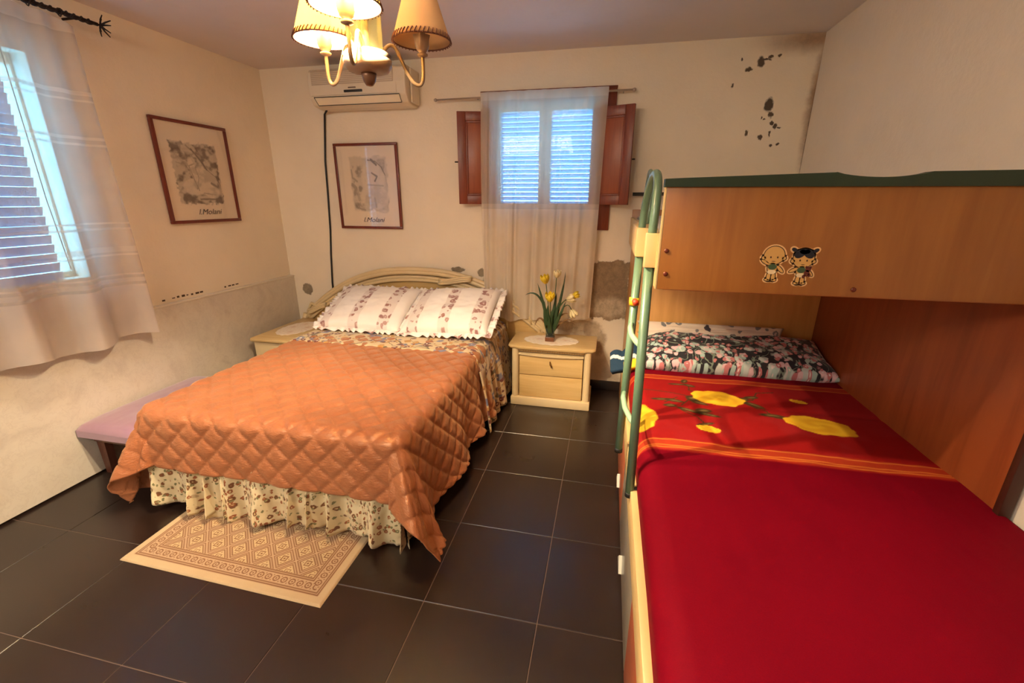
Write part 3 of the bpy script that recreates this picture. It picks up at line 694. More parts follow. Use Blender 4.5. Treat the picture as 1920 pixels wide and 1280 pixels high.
# carved knot where the rails cross, right and left
for sgn, xk in ((1, -1.06), (-1, -2.55)):
    for j in range(3):
        x0_, x1_ = (xk-.28, xk+.0) if sgn > 0 else (xk+.14, xk-.04)
        z0_, z1_ = float(inner(x0_))-.035+j*.016, float(outer(x1_))-.012+j*.016
        pts = [(x0_+(x1_-x0_)*t+.006*j, 3.338-.020*math.sin(math.pi*t), z0_+(z1_-z0_)*(t*t*(3-2*t))) for t in np.linspace(0, 1, 14)]
        MB().tube(pts, .011, 8).build('carved_strand', M_cream, hbp, True)
for sx_ in (-1, 1):
    xe = HX+sx_*HW
    MB().tube([(xe, 3.368, .52), (xe+sx_*.022, 3.368, .46), (xe+sx_*.012, 3.368, .38), (xe, 3.368, 0.0)], [.026, .028, .028, .03], 12).build('headboard_post', M_cream, hbp, True)
    MB().tube([(xe-sx_*.05, 3.362, .44), (xe-sx_*.03, 3.36, .55), (xe-sx_*.08, 3.355, .62), (xe-sx_*.14, 3.35, .60), (xe-sx_*.13, 3.35, .54)], [.014, .016, .016, .013, .008], 10).build('carved_scroll', M_cream, hbp, True)

# satin quilted bedspread
def spread():
    ovx, ovf = .49, .268; hw = .004; r = .05
    a = np.arange(BX0-ovx, BX1+ovx+1e-6, .0085)[:, None]; bb_ = np.arange(BY0-ovf, 2.70, .0085)[None, :]
    A = a+0*bb_; B = bb_+0*a
    dxr = np.maximum(0, A-(BX1-r)); dxl = np.maximum(0, (BX0+r)-A); dx = dxr+dxl; sg = np.where(dxr > 0, 1., -1.); dy = np.maximum(0, (BY0+r)-B)
    s = np.hypot(dx, dy); th = np.arctan2(dy, dx+1e-9)
    cor = np.where((dx > 0) & (dy > 0), np.sin(2*th)**1.0, 0)
    s = np.where(s > .47, .47+(s-.47)*.5, s)
    arc = r*math.pi/2
    phi = np.clip(s/r, 0, math.pi/2); out = r*np.sin(phi); down = r*(1-np.cos(phi)); ex = np.maximum(0, s-arc)
    slope = .05+.38*cor**.8+np.where(sg > 0, .07*(dx > 0)*(1-cor)+.16*cor, 0)
    side_fold = np.where(dx > 0, np.sin(B*17+1.5*np.sin(B*5)), np.sin(A*13))*(1-cor)
    slope = slope+.07*side_fold*np.where(dy > 0, .3, 1.)*sstep(ex, 0, .25)
    # fold ripple within the corner cone
    slope = slope+np.where(cor > 0, .16*np.sin(th*8+.7)*cor, 0)
    ho = ex*np.sin(np.arctan(slope)); dn = ex*np.cos(np.arctan(slope))
    down = down+dn; out = out+ho
    mx = BZ+.006-.012
    over = np.maximum(0, down-mx); down = np.minimum(down, mx); out = out+over*.7
    cx = np.where(dx > 0, np.where(dxr > 0, BX1-r, BX0+r), A); cyy = np.where(dy > 0, BY0+r, B)
    dirx = np.where(s > 0, dx/(s+1e-9), 0)*sg; diry = -np.where(s > 0, dy/(s+1e-9), 0)
    X = cx+dirx*out; Y = cyy+diry*out; Z = BZ+.006-down
    # normal direction for quilting
    nx, ny, nz = dirx*np.sin(phi), diry*np.sin(phi), np.cos(phi)
    sp = .092; q1 = (A+B*1.0)/math.sqrt(2); q2 = (A-B)/math.sqrt(2)
    q1 = q1+.004*np.sin(B*9); q2 = q2+.004*np.sin(A*8)
    d1 = np.abs((q1/sp) % 1-.5)*2; d2 = np.abs((q2/sp) % 1-.5)*2       # 1 at stitch
    dist = np.minimum(1-d1, 1-d2)*sp/2
    h = .0125*(1-np.exp(-dist/.010))
    wr = (fbm(A*16+40, B*30, 5, 3)-.5)*.006*np.exp(-dist/.02) + (fbm(A*5, B*5, 9, 3)-.5)*.012
    lump = (fbm(A*38, B*22, 17, 2)-.5)*.0028
    H = h+wr+lump+.004
    # roll at the foot edge
    # hem thickness
    X += nx*H; Y += ny*H; Z += nz*H
    Z = np.maximum(Z, .008+.0*Z)
    return X, Y, Z, A, B
X, Y, Z, A, B = spread()
def satin():
    m = NT('peach_satin'); uv = m.coord('UV'); n = m.noise(6, 4, vec=uv)
    m.base(m.ramp(n.outputs[0], [(.3, L3(162, 96, 62)), (.7, L3(174, 108, 72))]))
    m.rough(.25); m.b.inputs['Specular IOR Level'].default_value = 1.; m.b.inputs['Sheen Weight'].default_value = .35; m.b.inputs['Sheen Tint'].default_value = L4(255, 200, 150)
    m.b.inputs['Specular Tint'].default_value = L4(255, 214, 170); m.b.inputs['Anisotropic'].default_value = .3
    v = m.coord('UV', (26, 70, 1)); w1 = m.noise(1.6, 4, .6, vec=v, dist=.8)
    m.bump(w1.outputs[0], .55, .007); return m.m
tag(grid('bedspread', X, Y, Z, satin(), U=A, V=B, solid=.004, offset=-1), 'shiny peach satin quilted bedspread draped over the double bed', 'bedspread')

# dust ruffle (floral) : front and sides
M_ruffle = floral('ruffle_print', L3(224, 206, 164), [L3(120, 76, 42), L3(150, 86, 48), L3(120, 116, 76)], 30, .42, ring=L3(214, 190, 140))
def ruffle(name, p0, p1, nrm, ztop, zbot, n, folds, amp, m, parent, seed):
    L = math.hypot(p1[0]-p0[0], p1[1]-p0[1]); u = np.linspace(0, 1, n)[:, None]; v = np.linspace(0, 1, 26)[None, :]
    ph = u*folds*2*math.pi+2.2*np.sin(u*folds*1.7+seed)
    wv = np.sin(ph)+.35*np.sin(2.3*ph+1)
    o = amp*(.2+.8*v)*wv+.012*(fbm(u*40, v*6, seed)-.5)*2+.02*v
    tx, ty = (p1[0]-p0[0])/L, (p1[1]-p0[1])/L
    al = L*u+amp*.5*v*np.cos(ph)
    X = p0[0]+tx*al+nrm[0]*o; Y = p0[1]+ty*al+nrm[1]*o
    zb = zbot+.024*np.sin(ph+.6)+.020*np.sin(u*9+seed); Z = ztop+(np.maximum(zb, .006)-ztop)*v
    return grid(name, X, Y, Z, m, parent, U=u*L*1.5+0*v, V=(ztop-zbot)*v+0*u, solid=.002)
sk = empty('bed_skirt', ((BX0+BX1)/2, 2.3, 0), 'gathered cream bed skirt with small brown flowers under the bedspread', 'bed skirt')
ruffle('front_ruffle', (BX0+.01, BY0+.012), (BX1-.01, BY0+.012), (0, -1), .36, .045, 600, 9.5, .042, M_ruffle, sk, 2)
ruffle('side_ruffle', (BX1-.015, BY0+.02), (BX1-.015, 3.28), (1, 0), .36, .05, 500, 11, .022, M_ruffle, sk, 5)
ruffle('side_ruffle', (BX0+.015, BY0+.02), (BX0+.015, 3.28), (-1, 0), .36, .05, 300, 11, .022, M_ruffle, sk, 6)

# floral under-quilt showing at the head end and down the right side
M_under = floral('quilt_print', L3(214, 188, 146), [L3(120, 120, 142), L3(188, 138, 70), L3(110, 52, 44)], 10, .66, ring=L3(235, 222, 200), stem=L3(104, 88, 60))
def underquilt():
    u = np.linspace(-.30, (BX1-BX0)+.56, 190)[:, None]; v = np.linspace(2.50, 3.32, 90)[None, :]
    A = u+BX0+0*v; B = v+0*u; r = .05
    dxr = np.maximum(0, A-(BX1-r)); dxl = np.maximum(0, BX0+r-A); s = dxr+dxl; sg = np.where(dxr > 0, 1., -1.)
    phi = np.clip(s/r, 0, math.pi/2); ex = np.maximum(0, s-r*math.pi/2)
    fold = np.sin(B*34+2*np.sin(B*9))*.020+np.sin(B*13)*.012
    out = r*np.sin(phi)+ex*.10+fold*sstep(ex, 0, .35)+.014*sstep(ex, 0, .1)
    X = np.where(s > 0, np.where(dxr > 0, BX1-r, BX0+r), A)+sg*out*(s > 0); down = r*(1-np.cos(phi))+ex
    Z = BZ+.010-down+.012*(fbm(A*9, B*9, 3)-.5)
    return X, B, np.maximum(Z, .02), A, B
X, Y, Z, A, B = underquilt()
tag(grid('quilt', X, Y, Z, M_under, U=A, V=B, solid=.012, offset=1), 'patterned floral quilt showing between the pillows and the peach bedspread', 'quilt')

# pillows
def pillow(name, cx, cy, cz, L, W_, H_, tilt, m, label, cat, group=None, roll=0., ruff=None, seed=1, yaw=0., e=.42):
    n = 56; u = np.linspace(-1, 1, n)[:, None]; v = np.linspace(-1, 1, n//1)[None, :]
    pr = (np.clip(1-np.abs(u)**2.6, 0, 1)*np.clip(1-np.abs(v)**2.6, 0, 1))**e
    pin = 1-.05*(np.abs(u)**2)*(1-np.abs(v)**2)*0
    x = u*L/2*(1-.05*(1-v**2)*np.abs(u)**3)+0*v; y = v*W_/2*(1-.07*(1-u**2)*0+.0)+0*u
    y = y*(1+.03*np.abs(u)**3)
    wr = (fbm(u*3+seed*7, v*3, seed, 3)-.5)*.03
    zt = pr*H_/2+wr*pr; zb = -pr*H_/2
    ct, stt = math.cos(tilt), math.sin(tilt); cyw, syw = math.cos(yaw), math.sin(yaw); cr, sr = math.cos(roll), math.sin(roll)
    def xf(x, y, z):
        x, z = x*cr-z*sr, x*sr+z*cr
        y2, z2 = y*ct-z*stt, y*stt+z*ct
        return cx+x*cyw-y2*syw, cy+x*syw+y2*cyw, cz+z2
    # closed shell from two sheets
    T_ = xf(x, y, zt); B_ = xf(x, y, zb); idx = np.arange(n*n).reshape(n, n)
    F = np.stack([idx[:-1, :-1], idx[1:, :-1], idx[1:, 1:], idx[:-1, 1:]], -1).reshape(-1, 4)
    V = np.concatenate([np.stack(T_, -1).reshape(-1, 3), np.stack(B_, -1).reshape(-1, 3)])
    F2 = F[:, ::-1]+n*n
    UV = np.stack([x, y], -1).reshape(-1, 2)+np.array([cx, 0]); UV = np.concatenate([UV, UV])
    r = empty(name, (cx, cy, cz-H_/2), label, cat, group)
    o = obj('cushion', V, np.concatenate([F, F2]), m, r, True, UV)
    bm = bmesh.new(); bm.from_mesh(o.data); bmesh.ops.remove_doubles(bm, verts=bm.verts, dist=.0006); bm.to_mesh(o.data); bm.free()
    if ruff:
        P = []; N = 520; per = []
        for i in range(N):
            t = i/N*4; k = int(t); f = (t-k)*2-1
            per.append([(f, -1), (1, f), (-f, 1), (-1, -f)][k])
        per = np.array(per); U_ = per[:, 0]; V_ = per[:, 1]
        bx = U_*L/2; by = V_*W_/2; ln = np.hypot(U_**7, V_**7)+1e-9; ox, oy = U_**7/ln, V_**7/ln
        rows_ = []
        for j, w_ in enumerate(np.linspace(0, ruff, 5)):
            ph = np.arange(N)*2*math.pi/N*46+2.5*np.sin(np.arange(N)/N*60); a_ = w_/ruff
            rows_.append(np.stack(xf(bx+ox*(w_-.008), by+oy*(w_-.008), a_*.011*np.sin(ph+1.2*np.sin(ph*.13))+0*bx), -1))
        R = np.stack(rows_, 1)     # N x 5 x 3
        R = np.concatenate([R, R[:1]], 0)
        grid('ruffle', R[..., 0], R[..., 1], np.maximum(R[..., 2], BZ+.02), m, r, U=np.arange(N+1)[:, None]*.006+np.zeros((1, 5)), V=np.zeros((N+1, 1))+np.linspace(0, ruff, 5)[None, :], solid=.0015)
    return r
M_pil = floral('pillow_print', L3(246, 236, 228), [L3(156, 110, 104), L3(176, 140, 132)], 17, .8, stripes=(.17, .235, .15), ring=L3(200, 170, 160), rings=True)
pillow('pillow', -1.765, 3.00, .705, .66, .50, .16, math.radians(24), M_pil, 'pink and cream floral striped pillow at the left of the double bed', 'pillow', 'pillows against the curved headboard', ruff=.045, seed=2)
pillow('pillow', -1.10, 2.995, .715, .66, .50, .18, math.radians(24), M_pil, 'pink and cream floral striped pillow with gathered end nearer the nightstand with flowers', 'pillow', 'pillows against the curved headboard', ruff=.05, seed=5, roll=.05)

# ------------------------------------------------------------------ nightstands
M_lace = painted('lace_print', .85, var=.03)
def doily(cx, cy, z, rx, ry, label, group):
    n = 96; a = np.linspace(0, 2*math.pi, n+1)[:, None]; r = np.linspace(0, 1, 26)[None, :]
    sc = 1+.035*np.abs(np.sin(a*9))
    X = cx+rx*r*sc*np.cos(a); Y = cy+ry*r*sc*np.sin(a)
    Z = z+.002+0*X+.0015*np.sin(a*18)*r**3
    t = (np.sin(r*40)*.5+.5)*(np.sin(a*24+r*9)*.5+.5); c = lin((240, 226, 206))*(1-.35*t[..., None])+lin((206, 170, 130))*.35*t[..., None]
    fl = sum(np.exp(-(((X-cx)/rx-dx)**2+((Y-cy)/ry-dy)**2)/.02) for dx, dy in ((-.45, .1), (.5, .15), (.1, -.55), (-.1, .6)))
    c = blend(c, np.clip(fl, 0, 1)*.5, lin((206, 160, 130)))
    return tag(grid('doily', X, Y, Z, M_lace, col=c, solid=.0015), label, 'doily', group)
def nightstand(name, cx, cyf, yaw, label, wide=.60, deep=.34, H_=.485, knob=True):
    """front face on local -y at distance 0, body behind; origin centre of front bottom"""
    cs, sn = math.cos(yaw), math.sin(yaw)
    xf = lambda p: Vector((cx+p[0]*cs-p[1]*sn, cyf+p[0]*sn+p[1]*cs, p[2]))
    r = empty(name, tuple(xf((0, deep/2, 0))), label, 'nightstand', 'cream nightstands')
    w2 = wide/2
    # plinth with slight bow
    b = MB(); b.box(-w2, w2, -.005, deep, 0, .068, .008, xf=xf); b.build('plinth', M_cream, r, 'auto')
    b = MB(); b.box(-w2+.012, -w2+.035, .012, deep, .068, H_-.03, .003, xf=xf).box(w2-.035, w2-.012, .012, deep, .068, H_-.03, .003, xf=xf).box(-w2+.03, w2-.03, .05, deep, .068, H_-.03, 0, xf=xf); b.build('body', M_cream, r, 'auto')
    for s in (-1, 1):
        q = MB(); q.lathe([(.026, .066), (.026, H_-.03)], (0, 0, 0), 20)
        q.v = [tuple(xf((x+s*(w2-.032), y+.028, z))) for x, y, z in q.v]; q.build('corner_post', M_cream, r, 'auto')
    # top with rounded, stepped corners
    def topoly(e):
        P = []; x1 = w2+.02+e; y0 = -.022-e; y1 = deep+.0
        P += [(-x1, y1), (-x1, y0+.05)]
        for t in np.linspace(0, math.pi/2, 6)[1:]: P.append((-x1+.035*(1-math.cos(t)), y0+.05-.03*math.sin(t)))
        P += [(-x1+.055, y0+.018), (-x1+.085, y0)] + [(x1-.085, y0), (x1-.055, y0+.018)]
        for t in np.linspace(math.pi/2, 0, 6)[:-1]: P.append((x1-.035*(1-math.cos(t)), y0+.05-.03*math.sin(t)))
        P += [(x1, y0+.05), (x1, y1)]
        return P
    V = []; F = []; rings = [(-.010, H_-.032), (0., H_-.024), (.003, H_-.014), (0., H_-.004), (-.008, H_)]
    n = len(topoly(0))
    for e, z in rings: V += [xf((x, y, z)) for x, y in topoly(e)]
    for i in range(len(rings)-1):
        for k in range(n): F.append((i*n+k, i*n+(k+1) % n, (i+1)*n+(k+1) % n, (i+1)*n+k))
    F.append(tuple(range(n))[::-1]); F.append(tuple((len(rings)-1)*n+k for k in range(n)))
    q = MB(); q.add(V, F); q.build('top', M_creamtop, r, 'auto')
    # pull-out ledge, lattice strip, drawer, lower front
    b = MB(); b.box(-w2+.06, w2-.06, .03, .05, H_-.058, H_-.03, 0, xf=xf); b.build('upper_rail', M_creamwood, r)
    fr_ = MB()
    for k in range(26): fr_.box(-w2+.062+k*(wide-.13)/26, -w2+.068+k*(wide-.13)/26, .022, .032, H_-.054, H_-.036, 0, xf=xf)
    fr_.build('bead_moulding', M_cream, r)
    V = []; F = []; xs = np.linspace(-w2+.06, w2-.06, 15)
    for x in xs:
        s = 1-(x/(w2-.06))**2
        for (y, z) in ((.03, H_-.062), (.0-.008*s, H_-.062), (.0-.008*s, H_-.074-.006*s), (.03, H_-.074-.006*s)): V.append(xf((x, y, z)))
    for i in range(len(xs)-1):
        for k in range(4): F.append((i*4+k, i*4+(k+1) % 4, (i+1)*4+(k+1) % 4, (i+1)*4+k))
    F += [(3, 2, 1, 0), tuple((len(xs)-1)*4+k for k in range(4))]
    q = MB(); q.add(V, F); q.build('ledge', M_cream, r)
    d = MB().box(-w2+.064, w2-.064, .012, .05, .252, H_-.085, .004, xf=xf).build('drawer', M_creamwood, r, 'auto')
    q = MB().tube([xf((0.005, .006, .325)), xf((.010, -.012, .338)), xf((.0, -.014, .35)), xf((-.004, .006, .368))], [.004, .0065, .006, .004], 8); q.lathe([(.001, 0), (.010, .0), (.010, .004), (.001, .005)], (0, 0, 0), 2) if 0 else None
    q.build('drawer_pull', M_brass, d, True)
    MB().box(-w2+.064, w2-.064, .014, .05, .072, .246, .004, xf=xf).build('door', M_creamwood, r, 'auto')
    return r
M_creamtop = wood('cream_top', L3(216, 186, 132), L3(202, 168, 110), 'x', .35)
nightstand('nightstand', -.358, 3.005, 0, 'cream nightstand beside the bunk bed with a vase of tulips on it')
nightstand('nightstand', -2.29, 3.03, math.radians(90), 'cream nightstand in the left corner beside the marble panel', wide=.60, deep=.36)
doily(-.375, 3.165, .485, .205, .12, 'white lace doily under the vase of tulips', 'lace doilies')
doily(-2.47, 3.03, .485, .13, .20, 'white lace doily on the nightstand in the left corner', 'lace doilies')

# vase and tulips
vx, vy, vz = -.385, 3.15, .488
vs = empty('vase', (vx, vy, vz), 'small square glass vase with brown base on the lace doily', 'vase')
box('base_block', vx-.034, vx+.034, vy-.034, vy+.034, vz, vz+.034, plain('brown_glass_base', L3(112, 66, 40), .15, coat=.6), vs, .005)
M_gv = glass('vase_glass', (.80, .84, .78), .03, .14)
b = MB(); t = .003
b.box(vx-.03, vx-.03+t, vy-.03, vy+.03, vz+.034, vz+.125).box(vx+.03-t, vx+.03, vy-.03, vy+.03, vz+.034, vz+.125).box(vx-.027, vx+.027, vy-.03, vy-.03+t, vz+.034, vz+.125).box(vx-.027, vx+.027, vy+.03-t, vy+.03, vz+.034, vz+.125)
b.build('glass_body', M_gv, vs)
M_stem = plain('stem_green', L3(62, 84, 38), .55, var=.2, scale=20); M_leaf = plain('leaf_green', L3(52, 74, 40), .45, var=.3, scale=16)
M_pet_y = plain('yellow_petal', L3(242, 206, 44), .5, var=.15, scale=30); M_pet_w = plain('cream_petal', L3(244, 226, 170), .5, var=.1, scale=30)
M_leafbrown = plain('withered_leaf', L3(120, 84, 46), .7, var=.3, scale=20)
def bez(p0, p1, p2, n=12):
    p0, p1, p2 = map(Vector, (p0, p1, p2)); return [p0*(1-t)**2+p1*2*t*(1-t)+p2*t*t for t in np.linspace(0, 1, n)]
def leaf(parent, path, w_, m, name='leaf', twist=0.):
    V = []; F = []; n = len(path)
    for i, p in enumerate(path):
        t = i/(n-1); tan = (path[min(i+1, n-1)]-path[max(i-1, 0)]).normalized(); side = tan.cross(Vector((0, -1, .3))).normalized()
        nn = side.cross(tan); ww = w_*math.sin(math.pi*min(1, .12+t*.88))**.7*(1 if i < n-1 else .05)
        V += [p-side*ww+nn*ww*.35, p, p+side*ww+nn*ww*.35]
    for i in range(n-1): F += [(i*3, i*3+1, i*3+4, i*3+3), (i*3+1, i*3+2, i*3+5, i*3+4)]
    return obj(name, V, F, m, parent, True, solid=.0012)
def tulip(head, d, r, m, label, ctrl, group='tulips in the vase'):
    head = Vector(head); d = Vector(d).normalized()
    base = Vector((vx+random.uniform(-.015, .015), vy+random.uniform(-.015, .015), vz+.036))
    root = empty('tulip', tuple(base), label, 'tulip', group)
    MB().tube(bez(base, ctrl, head), .0032, 6).build('stem', M_stem, root, True)
    a = Vector((1, 0, 0)) if abs(d.x) < .8 else Vector((0, 1, 0)); u = d.cross(a).normalized(); w_ = d.cross(u)
    for k in range(6):
        an = k*math.pi/3; rr = r*(1. if k % 2 else .88); V = []; F = []; nu, nv = 5, 7
        for j in range(nv):
            t = j/(nv-1); rad = 1.12*rr*(.15+.95*math.sin(math.pi*(.08+.62*t))); wd = .62*math.sin(math.pi*min(.98, .12+.86*t))**.6
            for i in range(nu):
                aa = an+(i/(nu-1)-.5)*2*wd; q = rad*(1-.10*abs(i/(nu-1)-.5)*2)
                V.append(head+u*(q*math.cos(aa))+w_*(q*math.sin(aa))+d*(t*r*2.2))
        for j in range(nv-1):
            for i in range(nu-1): F.append((j*nu+i, j*nu+i+1, (j+1)*nu+i+1, (j+1)*nu+i))
        obj('petal', V, F, m, root, True, solid=.0012)
    return root
t1 = tulip((-.425, 3.14, .925), (-.25, -.15, 1), .030, M_pet_y, 'yellow tulip standing tallest at the left of the vase', (-.40, 3.14, .75))
t2 = tulip((-.352, 3.16, .965), (.1, 0, 1), .026, M_pet_w, 'cream tulip, topmost flower in the vase', (-.36, 3.16, .75))
t3 = tulip((-.387, 3.11, .800), (-.05, -.35, 1), .032, M_pet_y, 'yellow tulip low at the centre front of the bunch', (-.38, 3.12, .7))
t4 = tulip((-.270, 3.13, .815), (1, -.1, .35), .030, M_pet_w, 'cream tulip leaning right below the yellow bud', (-.36, 3.14, .76))
t5 = tulip((-.225, 3.12, .845), (1, -.1, .5), .022, M_pet_y, 'yellow tulip bud at the far right of the bunch', (-.35, 3.14, .80))
t6 = tulip((-.235, 3.16, .735), (.6, 0, -1), .028, M_pet_w, 'pale tulip drooping at the right above the nightstand', (-.28, 3.15, .86))
for par, end, ctrl, w_, mm in ((t1, (-.485, 3.13, .925), (-.40, 3.13, .66), .013, M_leaf), (t1, (-.575, 3.12, .835), (-.44, 3.13, .93), .008, M_leaf), (t3, (-.40, 3.11, .78), (-.41, 3.12, .65), .016, M_leaf), (t2, (-.30, 3.17, .93), (-.33, 3.16, .70), .011, M_leaf), (t3, (-.33, 3.13, .79), (-.35, 3.12, .62), .015, M_leaf),
                        (t4, (-.24, 3.15, .70), (-.33, 3.14, .74), .007, M_leafbrown), (t3, (-.50, 3.12, .60), (-.46, 3.12, .76), .007, M_leafbrown), (t5, (-.275, 3.14, .80), (-.33, 3.12, .64), .012, M_leaf), (t2, (-.29, 3.18, 1.01), (-.30, 3.17, .8), .007, M_leaf), (t4, (-.20, 3.12, .63), (-.26, 3.12, .74), .006, M_leafbrown), (t3, (-.36, 3.10, .76), (-.40, 3.10, .6), .018, M_leaf), (t1, (-.43, 3.12, .80), (-.42, 3.12, .62), .017, M_leaf), (t2, (-.345, 3.15, .86), (-.37, 3.15, .64), .016, M_leaf), (t5, (-.31, 3.11, .72), (-.35, 3.11, .58), .016, M_leaf), (t4, (-.39, 3.09, .70), (-.38, 3.10, .56), .015, M_leaf)):
    leaf(par, bez((vx+random.uniform(-.012, .012), vy, vz+.04), ctrl, end, 14), w_, mm)

# ------------------------------------------------------------------ bench
bn = empty('bench', (-2.565, 1.93, 0), 'low bench with a lilac padded seat beside the double bed', 'bench')
zt = .355
def benchseat():
    n = 40; u = np.linspace(-1, 1, n)[:, None]; v = np.linspace(-1, 1, n)[None, :]
    pr = (np.clip(1-np.abs(u)**5, 0, 1)*np.clip(1-np.abs(v)**7, 0, 1))**.35
    x = -2.565+.188*u+0*v; y = 1.93+.375*v+0*u
    zT = zt-.050+.050*pr+.006*(fbm(u*3+9, v*5, 4)-.5); idx = np.arange(n*n).reshape(n, n)
    F = np.stack([idx[:-1, :-1], idx[1:, :-1], idx[1:, 1:], idx[:-1, 1:]], -1).reshape(-1, 4)
    V = np.concatenate([np.stack([x, y, zT], -1).reshape(-1, 3), np.stack([x, y, zt-.088+0*x], -1).reshape(-1, 3)])
    o = obj('seat', V, np.concatenate([F, F[:, ::-1]+n*n]), plain('lilac_satin', L3(160, 122, 142), .34, var=.05, sheen=.4, bump=.15, bscale=18), bn, True)
    # close the rim
    bm = bmesh.new(); bm.from_mesh(o.data); bm.verts.ensure_lookup_table(); per = [i for i in range(n)]+[k*n+n-1 for k in range(1, n)]+[(n-1)*n+k for k in range(n-2, -1, -1)]+[k*n for k in range(n-2, 0, -1)]
    for a_, b_ in zip(per, per[1:]+per[:1]): bm.faces.new((bm.verts[a_], bm.verts[b_], bm.verts[b_+n*n], bm.verts[a_+n*n]))
    bmesh.ops.recalc_face_normals(bm, faces=bm.faces); bm.to_mesh(o.data); bm.free()
benchseat()
M_bleg = wood('bench_leg_wood', L3(104, 60, 44), L3(78, 42, 30), 'z', .45)
box('apron', -2.72, -2.41, 1.60, 2.27, zt-.135, zt-.087, M_bleg, bn, .003)
for x in (-2.715, -2.415):
    for y in (1.645, 2.23):
        MB().prism([(x-.024, 0), (x+.016, 0), (x+.026, zt-.13), (x-.03, zt-.13)], 1, y-.02, y+.02).build('leg', M_bleg, bn)

# ------------------------------------------------------------------ rug
def rug():
    W_, D_ = 1.0, .62; x0, y0 = -1.992, 1.125; n1, n2 = 380, 236
    a = np.linspace(0, W_, n1)[:, None]+np.zeros((1, n2)); b_ = np.linspace(0, D_, n2)[None, :]+np.zeros((n1, 1))
    bgc = lin((200, 174, 136)); br = lin((128, 84, 52)); c = np.zeros((n1, n2, 3))+bgc
    pink = lin((194, 162, 128))
    de = np.minimum(np.minimum(a, W_-a), np.minimum(b_, D_-b_))
    c = blend(c, sstep(de, .035, .038), pink)
    def line(d, w_): return 1-sstep(d, w_*.6, w_*1.3)
    for r_ in (.040, .050, .098, .108): c = blend(c, line(np.abs(de-r_), .0028), br)
    # border motifs
    p = .038; along = np.where((np.minimum(a, W_-a) < np.minimum(b_, D_-b_)), b_, a); across = de-.074
    t = ((along/p) % 1-.5)*p; rr = np.hypot(t, across); inb = (de > .054) & (de < .094)
    c = blend(c, (line(np.abs(rr-.012), .0026)+line(rr, .004))*inb, br)
    c = blend(c, line(np.hypot(np.abs(t)-p/2, np.abs(across)-.013), .003)*inb, br)
    # diamond field
    inf = de > .112; pw, ph = .118, .118
    u = (a-.112)/pw; v = (b_-.112)/ph; q1 = (u+v) % 1; q2 = (u-v) % 1
    d = np.minimum(np.minimum(q1, 1-q1), np.minimum(q2, 1-q2))*pw/1.414
    c = blend(c, line(np.abs(d-.0055), .0022)*inf, br); c = blend(c, line(np.abs(d-.0145), .0024)*inf, br)
    c = blend(c, sstep(d, .0165, .0175)*inf, lin((204, 176, 134)))
    # cell centres: u+v and u-v half integers
    m1, m2 = q1-.5, q2-.5; cu = (m1+m2)/2*pw; cv = (m1-m2)/2*ph; rr = np.hypot(cu, cv)
    c = blend(c, line(np.abs(np.maximum(np.abs(cu), np.abs(cv))-.012), .0022)*inf, br); c = blend(c, line(rr, .005)*inf, br)
    for s1, s2 in ((1, 0), (-1, 0), (0, 1), (0, -1)): c = blend(c, line(np.hypot(cu-s1*.023, cv-s2*.023), .003)*inf, br)
    X = x0+a; Y = y0+b_-.035*(a/W_)*0; Z = .009-.006*(1-sstep(de, 0, .008))+.0008*(fbm(a*80, b_*80, 6, 2)-.5)
    Y = Y - .022*(a/W_)
    Z[0, :] = Z[-1, :] = .001; Z[:, 0] = Z[:, -1] = .001
    return X, Y, Z, c
X, Y, Z, c = rug()
rg = tag(grid('rug', X, Y, Z, painted('woven_rug_print', .95, .2, .14, .3, 500), col=c), 'cream rug with brown diamond pattern on the floor at the foot of the bed', 'rug')

# ------------------------------------------------------------------ bunk bed
SX = .155
bk = empty('bunk_bed', (.66, 2.0, 0), 'beech bunk bed with green trim along the right wall', 'bunk bed')
# guard board at the end of the upper bunk, facing the camera
gy = 1.40
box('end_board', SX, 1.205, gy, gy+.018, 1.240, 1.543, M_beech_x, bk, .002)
poly = [(SX-.008, 1.538)]+[(SX-.008, 1.560)]
for x in np.linspace(.2, .58, 6): poly.append((x, 1.562+.012*(x-.2)/.4))
for x in np.linspace(.58, .80, 13): poly.append((x, 1.574-.013*math.sin(math.pi*(x-.58)/.22)**.7 if .58 < x < .80 else 1.574))
poly += [(1.207, 1.578), (1.207, 1.538)]
b = MB(); b.prism(poly, 1, gy-.008, gy+.028); o = b.build('green_trim', M_greencap, bk); md = o.modifiers.new('b', 'BEVEL'); md.width = .004; md.segments = 2; md.limit_method = 'ANGLE'
box('edge_strip', SX-.006, SX, gy, gy+.018, 1.240, 1.538, M_maple, bk, .001)
M_bolt = plain('bolt_cap_brown', L3(104, 40, 22), .4)
for x, z in ((.172, 1.357), (.176, 1.288), (.687, 1.262)):
    q = MB().lathe([(.0068, 0), (.0068, .002), (.004, .0035)], (0, 0, 0), 16); q.v = [(x+a, gy-c_, z+b_) for a, b_, c_ in q.v]; q.build('bolt', M_bolt, bk, True)
